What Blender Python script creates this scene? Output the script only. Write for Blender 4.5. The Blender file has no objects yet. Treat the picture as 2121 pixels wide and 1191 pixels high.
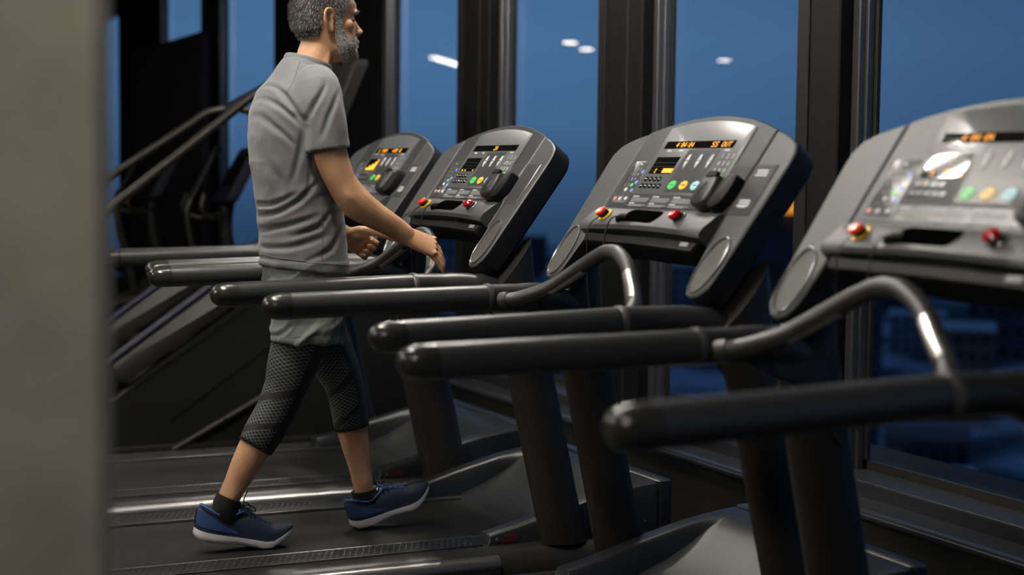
import bpy, bmesh, math, random
from mathutils import Vector, Matrix, noise
from mathutils.bvhtree import BVHTree
random.seed(7)
scene = bpy.context.scene
COL = scene.collection
PI = math.pi

# ------------------------------------------------------------------ camera
CAM = Vector((-2.560, -3.734, 1.388))
YAW, PITCH, ROLL, FPX = 0.43543, -0.07227, 0.0111, 3335.3
_fw = Vector((math.sin(YAW)*math.cos(PITCH), math.cos(YAW)*math.cos(PITCH), math.sin(PITCH)))
_rt = Vector((math.cos(YAW), -math.sin(YAW), 0)); _up = _rt.cross(_fw)
_r2 = _rt*math.cos(ROLL)+_up*math.sin(ROLL); _u2 = -_rt*math.sin(ROLL)+_up*math.cos(ROLL)
cam = bpy.data.cameras.new('camera'); cam_o = bpy.data.objects.new('camera', cam); COL.objects.link(cam_o)
cam.sensor_width = 36; cam.lens = FPX/2121*36; cam.clip_end = 3000; cam.clip_start = .05
M = Matrix((_r2, _u2, -_fw)).transposed().to_4x4(); M.translation = CAM
cam_o.matrix_world = M
cam.dof.use_dof = True; cam.dof.focus_distance = 5.05; cam.dof.aperture_fstop = (FPX/2121*.036)/.030
scene.camera = cam_o

# ------------------------------------------------------------------ world: blue dusk
w = bpy.data.worlds.new('dusk'); scene.world = w; w.use_nodes = True
nt = w.node_tree; nt.nodes.clear()
tc = nt.nodes.new('ShaderNodeTexCoord'); sx = nt.nodes.new('ShaderNodeSeparateXYZ')
mr = nt.nodes.new('ShaderNodeMapRange'); mr.inputs[1].default_value = -.25; mr.inputs[2].default_value = .6
cr = nt.nodes.new('ShaderNodeValToRGB'); bg = nt.nodes.new('ShaderNodeBackground'); wo = nt.nodes.new('ShaderNodeOutputWorld')
nt.links.new(tc.outputs['Generated'], sx.inputs[0]); nt.links.new(sx.outputs[2], mr.inputs[0])
nt.links.new(mr.outputs[0], cr.inputs[0]); nt.links.new(cr.outputs[0], bg.inputs[0]); nt.links.new(bg.outputs[0], wo.inputs[0])
el = cr.color_ramp.elements
el[0].position = 0.0; el[0].color = (.012, .030, .066, 1)
el[1].position = 1.0; el[1].color = (.022, .055, .14, 1)
zp = lambda z: (z+.25)/.85
for z, c in ((-.07, (.016, .040, .088, 1)), (-.035, (.028, .070, .150, 1)), (0., (.050, .122, .250, 1)), (.03, (.070, .166, .335, 1)), (.08, (.084, .192, .380, 1)), (.16, (.066, .154, .318, 1)), (.32, (.036, .090, .22, 1))):
    e = el.new(zp(z)); e.color = c
# the sky glows a little more towards the sunset side (+y)
az = nt.nodes.new('ShaderNodeMapRange'); az.inputs[1].default_value = .74; az.inputs[2].default_value = .98; az.inputs[3].default_value = .66; az.inputs[4].default_value = 1.22
nt.links.new(sx.outputs[1], az.inputs[0]); nt.links.new(az.outputs[0], bg.inputs[1])

scene.view_settings.view_transform = 'Standard'; scene.view_settings.look = 'None'
scene.view_settings.exposure = 0.0; scene.view_settings.gamma = 1.0
scene.view_settings.use_curve_mapping = False

# ------------------------------------------------------------------ materials
MATS = {}
def mat(name, col, rough=.5, metal=0., spec=.5, bump=0., bscale=200., var=0., vscale=8., emit=None, estr=0., coat=0., sheen=0., sss=0.):
    m = bpy.data.materials.new(name); m.use_nodes = True; MATS[name] = m
    n = m.node_tree; b = n.nodes['Principled BSDF']
    b.inputs['Base Color'].default_value = (*col, 1); b.inputs['Roughness'].default_value = rough
    b.inputs['Metallic'].default_value = metal; b.inputs['Specular IOR Level'].default_value = spec
    if coat: b.inputs['Coat Weight'].default_value = coat; b.inputs['Coat Roughness'].default_value = .12
    if sheen: b.inputs['Sheen Weight'].default_value = sheen; b.inputs['Sheen Roughness'].default_value = .4
    if sss:
        b.inputs['Subsurface Weight'].default_value = sss; b.inputs['Subsurface Radius'].default_value = (.012, .005, .003); b.inputs['Subsurface Scale'].default_value = 1.
    if emit: b.inputs['Emission Color'].default_value = (*emit, 1); b.inputs['Emission Strength'].default_value = estr
    if bump or var:
        t = n.nodes.new('ShaderNodeTexCoord')
    if bump:
        nz = n.nodes.new('ShaderNodeTexNoise'); nz.inputs['Scale'].default_value = bscale; nz.inputs['Detail'].default_value = 3
        bp = n.nodes.new('ShaderNodeBump'); bp.inputs['Strength'].default_value = bump; bp.inputs['Distance'].default_value = .002
        n.links.new(t.outputs['Object'], nz.inputs['Vector']); n.links.new(nz.outputs['Fac'], bp.inputs['Height'])
        n.links.new(bp.outputs['Normal'], b.inputs['Normal'])
    if var:
        nz = n.nodes.new('ShaderNodeTexNoise'); nz.inputs['Scale'].default_value = vscale; nz.inputs['Detail'].default_value = 5
        rp = n.nodes.new('ShaderNodeValToRGB')
        rp.color_ramp.elements[0].position = .3; rp.color_ramp.elements[1].position = .7
        rp.color_ramp.elements[0].color = (*[c*(1-var) for c in col], 1); rp.color_ramp.elements[1].color = (*[min(1, c*(1+var)) for c in col], 1)
        n.links.new(t.outputs['Object'], nz.inputs['Vector']); n.links.new(nz.outputs['Fac'], rp.inputs['Fac']); n.links.new(rp.outputs['Color'], b.inputs['Base Color'])
    return m
mat('rail', (.034, .035, .037), .32, bump=.12, bscale=420)
mat('rail_cap', (.028, .028, .028), .22, bump=.05, bscale=300)
mat('sleeve', (.020, .020, .022), .36, bump=.08, bscale=400)
mat('handle', (.034, .034, .035), .42, bump=.15, bscale=500)
mat('steel', (.72, .70, .67), .28, metal=1., bump=.04, bscale=80)
mat('alu', (.27, .265, .26), .34, metal=.9, bump=.05, bscale=90)
mat('post', (.030, .028, .026), .36, metal=.3, bump=.10, bscale=500)
mat('boot', (.012, .012, .012), .42)
mat('console', (.050, .053, .055), .42, bump=.25, bscale=650)
mat('console_dark', (.029, .031, .034), .40, bump=.2, bscale=650)
mat('overlay', (.098, .103, .109), .30, bump=.03, bscale=400)
mat('overlay_dark', (.046, .048, .053), .30, bump=.03, bscale=400)
mat('lcd', (.005, .005, .005), .03)
mat('black', (.004, .004, .005), .6, spec=.2)
mat('slot_shade', (.0015, .0015, .0015), 1., spec=0.)  # near-black colour for the shade inside the tray recess
mat('black_gloss', (.008, .009, .011), .18)
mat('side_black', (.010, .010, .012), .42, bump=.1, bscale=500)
mat('amber', (.9, .38, .02), .5, emit=(1., .36, .02), estr=1.5)
mat('white_print', (.55, .56, .57), .5)
mat('gray_print', (.22, .23, .24), .5)
mat('key', (.06, .062, .066), .4)
mat('green_key', (.06, .55, .10), .4, emit=(.06, .55, .1), estr=.18)
mat('yellow_key', (.72, .46, .03), .4, emit=(.72, .46, .03), estr=.14)
mat('blue_key', (.32, .62, .72), .4, emit=(.32, .62, .72), estr=.12)
mat('violet_key', (.16, .22, .62), .4, emit=(.2, .3, .8), estr=.18)
mat('pink_key', (.75, .22, .20), .4, emit=(.75, .2, .2), estr=.1)
mat('estop_red', (.75, .045, .012), .28, emit=(.75, .04, .01), estr=.10)
mat('estop_yellow', (.75, .46, .01), .35)
mat('red', (.50, .004, .010), .18, coat=.5)
mat('grille', (.050, .049, .043), .55, bump=.3, bscale=900)
mat('rim', (.17, .175, .18), .24, metal=.5)
mat('belt', (.0095, .0095, .0095), .62, spec=.35, bump=.55, bscale=700, var=.35, vscale=60)
mat('deck', (.008, .008, .008), .5, bump=.2, bscale=300)
mat('frame', (.032, .031, .030), .34, metal=.35, bump=.10, bscale=500)
mat('hood', (.016, .0175, .020), .33, bump=.08, bscale=650)
mat('holder', (.020, .022, .025), .45)
mat('sticker', (.07, .014, .018), .5)
mat('collar_ring', (.07, .07, .072), .35)
mat('cord', (.008, .008, .008), .5)
mat('floor', (.010, .010, .011), .5, bump=.15, bscale=120, var=.3, vscale=30)
mat('ceiling', (.035, .035, .035), .8, bump=.2, bscale=30)
mat('wall', (.022, .022, .023), .8, bump=.2, bscale=60, var=.15, vscale=3)
mat('wall_dark', (.008, .0075, .008), .6, bump=.1, bscale=60)
mat('mullion', (.0035, .0035, .004), .6, spec=.18, bump=.05, bscale=200)
mat('mullion_face', (.008, .0075, .0075), .55, spec=.25, bump=.05, bscale=200)
mat('sill', (.034, .034, .038), .40, metal=.4, bump=.1, bscale=120)
mat('gasket', (.01, .01, .01), .6)
mat('bead', (.16, .16, .17), .28, metal=.8)
mat('concrete', (.36, .335, .27), .85, bump=.7, bscale=40, var=.16, vscale=7)
mat('lamp_house', (.03, .03, .03), .5)
mat('tube', (1, 1, 1), .5, emit=(1., .94, .84), estr=285.)
mat('tube_small', (1, 1, 1), .5, emit=(1., .94, .84), estr=170.)
mat('tube_dim', (1, 1, 1), .5, emit=(1., .94, .84), estr=22.)
mat('spot', (1, 1, 1), .5, emit=(1., .86, .66), estr=45.)
# person
mat('skin', (.57, .315, .175), .46, sss=.10, bump=.25, bscale=260, var=.14, vscale=22)
mat('lip', (.36, .13, .09), .45)
mat('hair_dark', (.020, .018, .016), .5)
mat('hair_mid', (.07, .064, .058), .45)
mat('hair_white', (.50, .48, .45), .45)
mat('eye', (.05, .035, .03), .2)
mat('shirt', (.150, .156, .160), .75, sheen=.25, bump=.35, bscale=900, var=.10, vscale=240)
mat('seam', (.10, .102, .104), .8)
mat('shorts', (.125, .138, .125), .62, sheen=.15, bump=.2, bscale=700)
mat('sock', (.008, .008, .008), .85, bump=.4, bscale=900)
mat('shoe_navy', (.015, .021, .054), .7, bump=.5, bscale=600, var=.25, vscale=150)
mat('shoe_blue', (.030, .065, .20), .5, bump=.2, bscale=500)
mat('shoe_edge', (.05, .14, .42), .5)
mat('shoe_band', (.020, .026, .050), .55)
mat('shoe_sole', (.72, .70, .72), .5, bump=.1, bscale=150)
mat('lace', (.006, .007, .012), .7)
# outside
mat('city_dark', (.075, .085, .11), .9, var=.4, vscale=.03)
mat('city_brown', (.24, .15, .12), .9, var=.2, vscale=.1)
mat('city_grey', (.26, .30, .36), .9, var=.25, vscale=.1)
mat('snow', (.80, .84, .90), .9, var=.25, vscale=.12)
mat('city_window', (.006, .010, .02), .3)
mat('lit_window', (1, .6, .2), .5, emit=(1., .55, .18), estr=1.2)
mat('orange_lamp', (1, .4, .02), .5, emit=(1., .34, .015), estr=1.0)
mat('blue_reflection', (.005, .009, .03), .5)  # blue of a reflection, put into the colour
mat('gear', (.009, .009, .0085), .5, spec=.3)
mat('gear_gray', (.022, .021, .020), .42, bump=.1, bscale=300)
mat('gear_tube', (.030, .028, .024), .38, metal=.4)
mat('panel_navy', (.004, .005, .012), .6, spec=.2)

def glass_mat():
    m = bpy.data.materials.new('glass'); m.use_nodes = True; MATS['glass'] = m
    n = m.node_tree; n.nodes.clear()
    o = n.nodes.new('ShaderNodeOutputMaterial'); mx = n.nodes.new('ShaderNodeMixShader')
    t = n.nodes.new('ShaderNodeBsdfTransparent'); g = n.nodes.new('ShaderNodeBsdfGlossy'); f = n.nodes.new('ShaderNodeFresnel')
    t.inputs[0].default_value = (.90, .93, .95, 1); g.inputs['Roughness'].default_value = .0; f.inputs[0].default_value = 1.5
    ge = n.nodes.new('ShaderNodeNewGeometry'); mm = n.nodes.new('ShaderNodeMath'); mm.operation = 'MULTIPLY'; iv = n.nodes.new('ShaderNodeMath'); iv.operation = 'SUBTRACT'; iv.inputs[0].default_value = 1.
    n.links.new(ge.outputs['Backfacing'], iv.inputs[1]); n.links.new(iv.outputs[0], mm.inputs[0]); n.links.new(f.outputs[0], mm.inputs[1]); n.links.new(mm.outputs[0], mx.inputs[0]); n.links.new(t.outputs[0], mx.inputs[1]); n.links.new(g.outputs[0], mx.inputs[2]); n.links.new(mx.outputs[0], o.inputs[0])
glass_mat()
def tights_mat():
    m = mat('tights', (.010, .010, .011), .6, bump=.2, bscale=800)
    n = m.node_tree; b = n.nodes['Principled BSDF']
    uv = n.nodes.new('ShaderNodeUVMap'); s = n.nodes.new('ShaderNodeSeparateXYZ'); n.links.new(uv.outputs[0], s.inputs[0])
    def mth(op, a, c=None):
        q = n.nodes.new('ShaderNodeMath'); q.operation = op
        for i, v in enumerate((a, c)):
            if v is None: continue
            if isinstance(v, (int, float)): q.inputs[i].default_value = v
            else: n.links.new(v, q.inputs[i])
        return q.outputs[0]
    U, V = s.outputs[0], s.outputs[1]       # U metres round the leg (0 = outer side), V metres down
    # wavy diamond net of thin printed lines
    wv = mth('MULTIPLY', mth('SINE', mth('MULTIPLY', V, 60.)), .002)
    u2 = mth('ADD', U, wv)
    def fam(sg):
        k = mth('ADD', mth('MULTIPLY', u2, 50.*sg), mth('MULTIPLY', V, 80.))
        fr = mth('FRACT', k); return mth('LESS_THAN', mth('ABSOLUTE', mth('SUBTRACT', fr, .5)), .065)
    net = mth('MAXIMUM', fam(1), fam(-1))
    panel = mth('LESS_THAN', mth('ABSOLUTE', mth('ADD', U, .050)), .066)
    # two plain slanted bands crossing the panel
    def band(v0, hw):
        d_ = mth('SUBTRACT', mth('ADD', V, mth('MULTIPLY', U, .55)), v0); return mth('GREATER_THAN', mth('ABSOLUTE', d_), hw)
    msk = mth('MULTIPLY', mth('MULTIPLY', net, panel), mth('MULTIPLY', band(.235, .013), band(.345, .011)))
    mixn = n.nodes.new('ShaderNodeMix'); mixn.data_type = 'RGBA'
    n.links.new(msk, mixn.inputs[0]); mixn.inputs[6].default_value = (.010, .010, .011, 1); mixn.inputs[7].default_value = (.19, .21, .20, 1)
    n.links.new(mixn.outputs[2], b.inputs['Base Color'])
tights_mat()

# ------------------------------------------------------------------ mesh helpers
def tag(o, label=None, cat=None, group=None, kind=None):
    if label: o['label'] = label
    if cat: o['category'] = cat
    if group: o['group'] = group
    if kind: o['kind'] = kind
    return o
def empty(name, loc, label=None, cat=None, group=None, rz=0):
    o = bpy.data.objects.new(name, None); COL.objects.link(o); o.location = loc; o.rotation_euler = (0, 0, rz); o.empty_display_size = .1
    return tag(o, label, cat, group)
def add(name, me, parent=None, loc=None):
    o = bpy.data.objects.new(name, me); COL.objects.link(o)
    if parent: o.parent = parent
    if loc: o.location = loc
    return o
class G:
    def __init__(s): s.v = []; s.f = []; s.m = []; s.cm = 0
    def face(s, idx): s.f.append(tuple(idx)); s.m.append(s.cm)
    def put(s, vs, fs):
        b = len(s.v); s.v += [tuple(q) for q in vs]
        for q in fs: s.face([b+i for i in q])
    def rings(s, rs, cap=True, closed=True):
        b = len(s.v); n = len(rs[0])
        for r in rs: s.v += [tuple(q) for q in r]
        for k in range(len(rs)-1):
            for i in range(n if closed else n-1):
                j = (i+1) % n
                s.face((b+k*n+i, b+k*n+j, b+(k+1)*n+j, b+(k+1)*n+i))
        if cap:
            s.face([b+i for i in range(n-1, -1, -1)]); s.face([b+(len(rs)-1)*n+i for i in range(n)])
    def box(s, x0, x1, y0, y1, z0, z1, b=0.0, mp=None):
        if b <= 0:
            vs = [(x, y, z) for z in (z0, z1) for y in (y0, y1) for x in (x0, x1)]
            fs = [(0, 2, 3, 1), (4, 5, 7, 6), (0, 1, 5, 4), (2, 6, 7, 3), (0, 4, 6, 2), (1, 3, 7, 5)]
            if mp: vs = [mp(*q) for q in vs]
            s.put(vs, fs); return
        def rect(i, z):
            a0, a1, c0, c1 = x0+i, x1-i, y0+i, y1-i; e = max(b*.999-i, 0)
            return [(a0+e, c0, z), (a1-e, c0, z), (a1, c0+e, z), (a1, c1-e, z), (a1-e, c1, z), (a0+e, c1, z), (a0, c1-e, z), (a0, c0+e, z)]
        rs = [rect(b*.7, z0), rect(b*.2, z0+b*.3), rect(0, z0+b), rect(0, z1-b), rect(b*.2, z1-b*.3), rect(b*.7, z1)]
        if mp: rs = [[mp(*q) for q in r] for r in rs]
        s.rings(rs)
    def tube(s, path, rad, seg=16, cap=True, round_ends=False, up=Vector((0, 0, 1)), closed=False):
        P = [Vector(q) for q in path]; n = len(P)
        R_ = [rad]*n if not isinstance(rad, (list,)) else rad
        T = []
        for i in range(n):
            if closed: t = P[(i+1) % n]-P[i-1]
            else: t = P[min(i+1, n-1)]-P[max(i-1, 0)]
            T.append(t.normalized())
        a = up - T[0]*up.dot(T[0])
        if a.length < 1e-4: a = Vector((1, 0, 0))-T[0]*T[0].x
        a.normalize(); rs = []
        def ring(p, a_, b_, r):
            ra, rb = r if isinstance(r, tuple) else (r, r)
            return [p+a_*(ra*math.cos(2*PI*k/seg))+b_*(rb*math.sin(2*PI*k/seg)) for k in range(seg)]
        frames = []
        for i in range(n):
            a = a-T[i]*a.dot(T[i]); a.normalize(); frames.append((a.copy(), T[i].cross(a)))
        def sc(r, k): return (r[0]*k, r[1]*k) if isinstance(r, tuple) else r*k
        def mean(r): return sum(r)/2 if isinstance(r, tuple) else r
        if round_ends:
            for k in range(4):
                an = (k+.3)/4.3*PI/2; rs.append(ring(P[0]-T[0]*mean(R_[0])*math.cos(an), *frames[0], sc(R_[0], math.sin(an))))
        for i in range(n): rs.append(ring(P[i], *frames[i], R_[i]))
        if round_ends:
            for k in range(3, -1, -1):
                an = (k+.3)/4.3*PI/2; rs.append(ring(P[-1]+T[-1]*mean(R_[-1])*math.cos(an), *frames[-1], sc(R_[-1], math.sin(an))))
        if closed: rs.append(rs[0]); s.rings(rs, False)
        else: s.rings(rs, cap)
    def ellipsoid(s, c, r, rot=None, seg=16, rn=10):
        c = Vector(c); rs = []
        for k in range(rn+1):
            th = PI*(k+.02)/(rn+.04); rr = []
            for i in range(seg):
                ph = 2*PI*i/seg; q = Vector((r[0]*math.sin(th)*math.cos(ph), r[1]*math.sin(th)*math.sin(ph), -r[2]*math.cos(th)))
                if rot: q = rot@q
                rr.append(c+q)
            rs.append(rr)
        s.rings(rs)
    def prism(s, out, mp, layers):
        """out: list of 2-D points (ccw); layers: list of (offset, inset); mp(u, v, off) -> 3-D"""
        n = len(out); rs = []
        for off, ins in layers:
            r = []
            for i in range(n):
                p0, p1, p2 = (Vector(out[i-1]), Vector(out[i]), Vector(out[(i+1) % n]))
                n1 = Vector((-(p1-p0).y, (p1-p0).x)).normalized(); n2 = Vector((-(p2-p1).y, (p2-p1).x)).normalized()
                nn = (n1+n2); nn = nn.normalized()/max(.5, nn.normalized().dot(n1)) if nn.length > 1e-6 else n1
                q = p1+nn*ins; r.append(mp(q.x, q.y, off))
            rs.append(r)
        s.rings(rs)
    def mesh(s, name, mats, smooth=True, sharp=38):
        me = bpy.data.meshes.new(name); me.from_pydata(s.v, [], s.f); me.validate(); me.update()
        for m_ in (mats if isinstance(mats, (list, tuple)) else [mats]): me.materials.append(MATS[m_])
        if len(me.polygons) == len(s.m): me.polygons.foreach_set('material_index', s.m)
        bm = bmesh.new(); bm.from_mesh(me); bmesh.ops.recalc_face_normals(bm, faces=bm.faces); bm.to_mesh(me); bm.free()
        if smooth:
            me.polygons.foreach_set('use_smooth', [True]*len(me.polygons)); me.set_sharp_from_angle(angle=math.radians(sharp))
        return me
    def obj(s, name, mats, parent=None, smooth=True, sharp=38, loc=None):
        return add(name, s.mesh(name, mats, smooth, sharp), parent, loc)
def rounded(pts, r, seg=5):
    """round every corner of a 2-D polygon by radius r (or per-corner list)"""
    out = []; n = len(pts)
    for i in range(n):
        p0, p1, p2 = Vector(pts[i-1]), Vector(pts[i]), Vector(pts[(i+1) % n]); rr = r[i] if isinstance(r, (list, tuple)) else r
        if rr <= 0: out.append(tuple(p1)); continue
        a = (p0-p1); b = (p2-p1); d = min(rr, a.length*.49, b.length*.49); a = p1+a.normalized()*d; b = p1+b.normalized()*d
        for k in range(seg+1):
            t = k/seg; q = a*(1-t)**2+p1*2*t*(1-t)+b*t*t; out.append((q.x, q.y))
    return out
def ccw(pts):
    a = sum(pts[i-1][0]*pts[i][1]-pts[i][0]*pts[i-1][1] for i in range(len(pts)))
    return pts if a > 0 else pts[::-1]
def catmull(pts, n=8):
    P = [Vector(p) for p in pts]; out = []
    for i in range(len(P)-1):
        p0 = P[i-1] if i else P[0]*2-P[1]; p1, p2 = P[i], P[i+1]; p3 = P[i+2] if i+2 < len(P) else P[-1]*2-P[-2]
        for k in range(n):
            t = k/n; out.append(.5*((2*p1)+(p2-p0)*t+(2*p0-5*p1+4*p2-p3)*t*t+(3*p1-p0-3*p2+p3)*t**3))
    out.append(P[-1]); return out
def copy_tree(o, parent=None):
    c = o.copy(); COL.objects.link(c); c.parent = parent
    for ch in list(o.children): copy_tree(ch, c)
    return c
def text_mesh(body, size):
    cu = bpy.data.curves.new('t', 'FONT'); cu.body = body; cu.size = size; cu.align_x = 'CENTER'; cu.align_y = 'CENTER'; cu.resolution_u = 2
    o = bpy.data.objects.new('t', cu); COL.objects.link(o)
    dg = bpy.context.evaluated_depsgraph_get(); me = bpy.data.meshes.new_from_object(o.evaluated_get(dg))
    vs = [tuple(v.co) for v in me.vertices]; fs = [tuple(p.vertices) for p in me.polygons]
    bpy.data.objects.remove(o); bpy.data.curves.remove(cu); bpy.data.meshes.remove(me)
    return vs, fs

# ------------------------------------------------------------------ the room
def struct(name, g, m, parent=None, label=None, smooth=False):
    o = g.obj(name, m, parent, smooth=smooth)
    if not parent: o['kind'] = 'structure'
    if label: o['label'] = label
    return o
XW = 1.0                      # glass plane
ZC = 3.3
g = G(); g.box(-12, .67, -7, 27, -.2, 0); struct('floor', g, 'floor', label='dark rubber gym floor under the treadmills')
g = G(); g.box(-12, 1.6, -7, 27, ZC, ZC+.2); struct('ceiling', g, 'ceiling', label='grey gym ceiling')
g = G(); g.box(-12.2, -12, -7, 27, 0, ZC); struct('wall_back', g, 'wall', label='plain rear wall of the gym')
g = G(); g.box(-12, 1.6, -7.2, -7, 0, ZC); struct('wall_right', g, 'wall', label='plain side wall behind the camera')
g = G(); g.box(-12, 1.6, 27, 27.2, 0, ZC); struct('wall_left', g, 'wall', label='plain far side wall of the gym')
g = G(); g.box(.67, 1.6, -7, 27, -.2, .272); struct('wall_front', g, 'wall_dark', label='low dark wall below the windows')
g = G(); g.box(.655, .84, -7, 27, .272, .29, .006); struct('trim_1', g, 'sill', label='lower grey metal ledge along the window wall')
g = G(); g.box(.83, 1.06, -7, 27, .27, .343, .008); struct('trim_2', g, 'sill', label='upper grey metal sill below the glass')
g = G(); g.box(.672, .70, -7, 27, .29, .2945, .001); struct('trim_3', g, 'bead', label='thin bright edge strip on the lower ledge')
g = G(); g.box(.86, 1.3, -7, 27, 3.26, ZC); struct('trim_4', g, 'mullion', label='black window head below the ceiling')
# mullions: (y0, y1) at the glass plane, front plane x
panes = [(-2.4, -.62), (-.36, .905), (1.20, 2.31), (2.75, 3.92), (4.38, 5.61), (8.14, 9.62), (10.38, 11.83), (14.0, 15.5), (16.0, 17.6), (18.0, 19.6)]
for k in range(len(panes)-1):
    ya, yb = panes[k][1], panes[k+1][0]; xf = .875 if k < 4 else .965
    g = G(); g.box(xf, 1.02, ya+.045, yb, .343, 3.26, .006); o = struct('trim_%d' % (5+k), g, 'mullion', label='black aluminium mullion between window panes')
    g = G(); g.box(xf-.006, xf+.0, yb-.075, yb-.003, .343, 3.26, .002); struct('mullion_cover', g, 'mullion_face', o)
    if yb-ya > .4:
        g = G(); g.box(xf-.004, xf+.002, ya+.16, ya+.172, .343, 3.26); struct('mullion_seam', g, 'bead' if yb-ya > 1 else 'gasket', o)
for k, (y0, y1) in enumerate(panes):
    g = G()
    g.box(.985, 1.0, y0, y0+.03, .343, 3.26); g.box(.985, 1.0, y1-.03, y1, .343, 3.26); g.box(.985, 1.0, y0, y1, .343, .375); g.box(.985, 1.0, y0, y1, 3.23, 3.26)
    o = struct('window_%d' % (k+1), g, 'gasket', label='tall fixed window pane facing the dusk city')
    g = G(); g.box(1.0, 1.008, y0, y1, .343, 3.26); struct('pane', g, 'glass', o)
    g = G(); g.box(.93, .985, y1+.004, y1+.045, .343, 3.26, .004); g.box(.955, .985, y1-.012, y1+.004, .343, 3.26, .003); struct('glazing_bead', g, 'bead', o)
# foreground concrete column
g = G(); g.box(-2.80, -2.215, -1.97, -1.45, 0, ZC, .02)
tag(g.obj('concrete_column', 'concrete'), 'blurred grey concrete column at the left edge in the foreground', 'column')

# ------------------------------------------------------------------ ceiling lights
def batten(x, y, rz, label, n=1, L=1.2, z=ZC, tm='tube'):
    e = empty('ceiling_light', (x, y, z), label, 'ceiling light', 'twin-tube ceiling lights', rz)
    g = G(); g.box(-L/2, L/2, -.075, .075, -.055, 0, .01); g.obj('housing', 'lamp_house', e)
    for s in (-1, 1):
        g = G(); g.tube([(-L/2+.03, s*.042, -.078), (L/2-.03, s*.042, -.078)], .014, 10); g.obj('tube', tm, e)
        for q in (-1, 1):
            g = G(); g.box(q*(L/2-.02)-.012, q*(L/2-.02)+.012, s*.042-.017, s*.042+.017, -.10, -.05, .003); g.obj('end_cap', 'lamp_house', e)
    return e
LAMPS = [(-1.06, 1.10, 1.9, 'short twin-tube ceiling light right above the walking man', .34, 'tube_small'),
         (-1.65, .40, 1.57, 'twin-tube ceiling light between the man and the camera', 1.25, 'tube'),
         (-.05, 1.75, 1.57, 'twin-tube ceiling light above the man’s treadmill console', .8, 'tube'),
         (-.05, 3.7, 1.57, 'twin-tube ceiling light above the farthest treadmill', .5, 'tube'),
         (-3.6, 3.2, 1.57, 'twin-tube ceiling light behind the walking man', .8, 'tube'),
         (-5.2, .3, 1.57, 'twin-tube ceiling light deep in the aisle', .5, 'tube'),
         (-5.2, 1.3, 1.57, 'second twin-tube ceiling light deep in the aisle', .6, 'tube'),
         (-2.7, -3.2, 1.57, 'twin-tube ceiling light in front of the concrete column', .7, 'tube'),
         (-2.6, 4.8, 1.57, 'twin-tube ceiling light over the aisle beside the stair climber', .5, 'tube'),
         (-6.3, 22.1, 2.19, 'long twin-tube ceiling light near the far side wall', 3.4, 'tube_dim')]
for a in LAMPS: batten(*a[:4], L=a[4], tm=a[5])
for x, y, lb in ((-5.79, 16.65, 'small bright ceiling spotlight reflected in the third pane'), (-6.56, 17.64, 'bright ceiling spotlight beside the smaller one'), (-10.4, 16.8, 'ceiling spotlight reflected in the second pane'), (-9.5, 18.5, 'far ceiling spotlight near the rear wall')):
    e = empty('ceiling_spotlight', (x, y, ZC), lb, 'spotlight', 'far ceiling spotlights')
    g = G(); g.tube([(0, 0, 0), (0, 0, -.10)], .11, 20); g.obj('housing', 'lamp_house', e)
    g = G(); g.tube([(0, 0, -.10), (0, 0, -.108)], .095, 20); g.obj('lamp_face', 'spot', e)
# ------------------------------------------------------------------ treadmill
CN = Vector((-.82, 0, .572)); CU = Vector((.572, 0, .82)); C0 = Vector((-.528, 0, 1.088))
def K(y, s, off=0.): return tuple(C0+CU*s+CN*off+Vector((0, y, 0)))
def Krev(u, v, off): return K(-u, v, off)           # u runs left to right as the user reads it
FONT5 = {'0': '0e11131519110e', '1': '040c040404040e', '2': '0e11010204081f', '4': '02060a121f0202', '5': '1f101e0101110e', '9': '0e11110f01020c',
         ':': '00040000040000', 'M': '111b1515111111', 'O': '0e11111111110e', 'U': '1111111111110e', 'T': '1f040404040404', 'S': '0f10100e01011e', '%': '18190204081303', 'A': '0e11111f111111', ' ': '0'*14}
def dots(g, txt, y0, s0, h, wd):
    """dot-matrix characters, y0 = left edge, s0 = bottom"""
    px = h/7; cw = wd/len(txt); pw = cw/6
    for ci, ch in enumerate(txt):
        rows = [int(FONT5[ch][2*i:2*i+2], 16) for i in range(7)]
        for r in range(7):
            for c in range(5):
                if rows[r] >> (4-c) & 1:
                    yy = y0-(ci*cw+c*pw); ss = s0+(6-r)*px
                    g.put([K(yy, ss, .0032), K(yy-pw*.86, ss, .0032), K(yy-pw*.86, ss+px*.86, .0032), K(yy, ss+px*.86, .0032)], [(0, 1, 2, 3)])
def rectK(g, y0, y1, s0, s1, off0, off1, b=.0008, r=.0, bottom=True):
    pts = ccw([(-y0, s0), (-y1, s0), (-y1, s1), (-y0, s1)])
    if r: pts = rounded(pts, r, 4)
    g.prism(pts, Krev, [(off0, 0), (off1-b, 0), (off1, b)])
def discK(g, y, s, ry, rs, off0, off1, seg=18, b=.001, tilt=0.):
    pts = [(-y+ry*math.cos(2*PI*k/seg), s+rs*math.sin(2*PI*k/seg)) for k in range(seg)]
    g.prism(pts, Krev, [(off0, 0), (off1-b, 0), (off1, b)])
def textK(g, body, size, y, s, off, sx=1.):
    vs, fs = text_mesh(body, size)
    g.put([K(y-v[0]*sx, s+v[1], off) for v in vs], fs)

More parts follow.
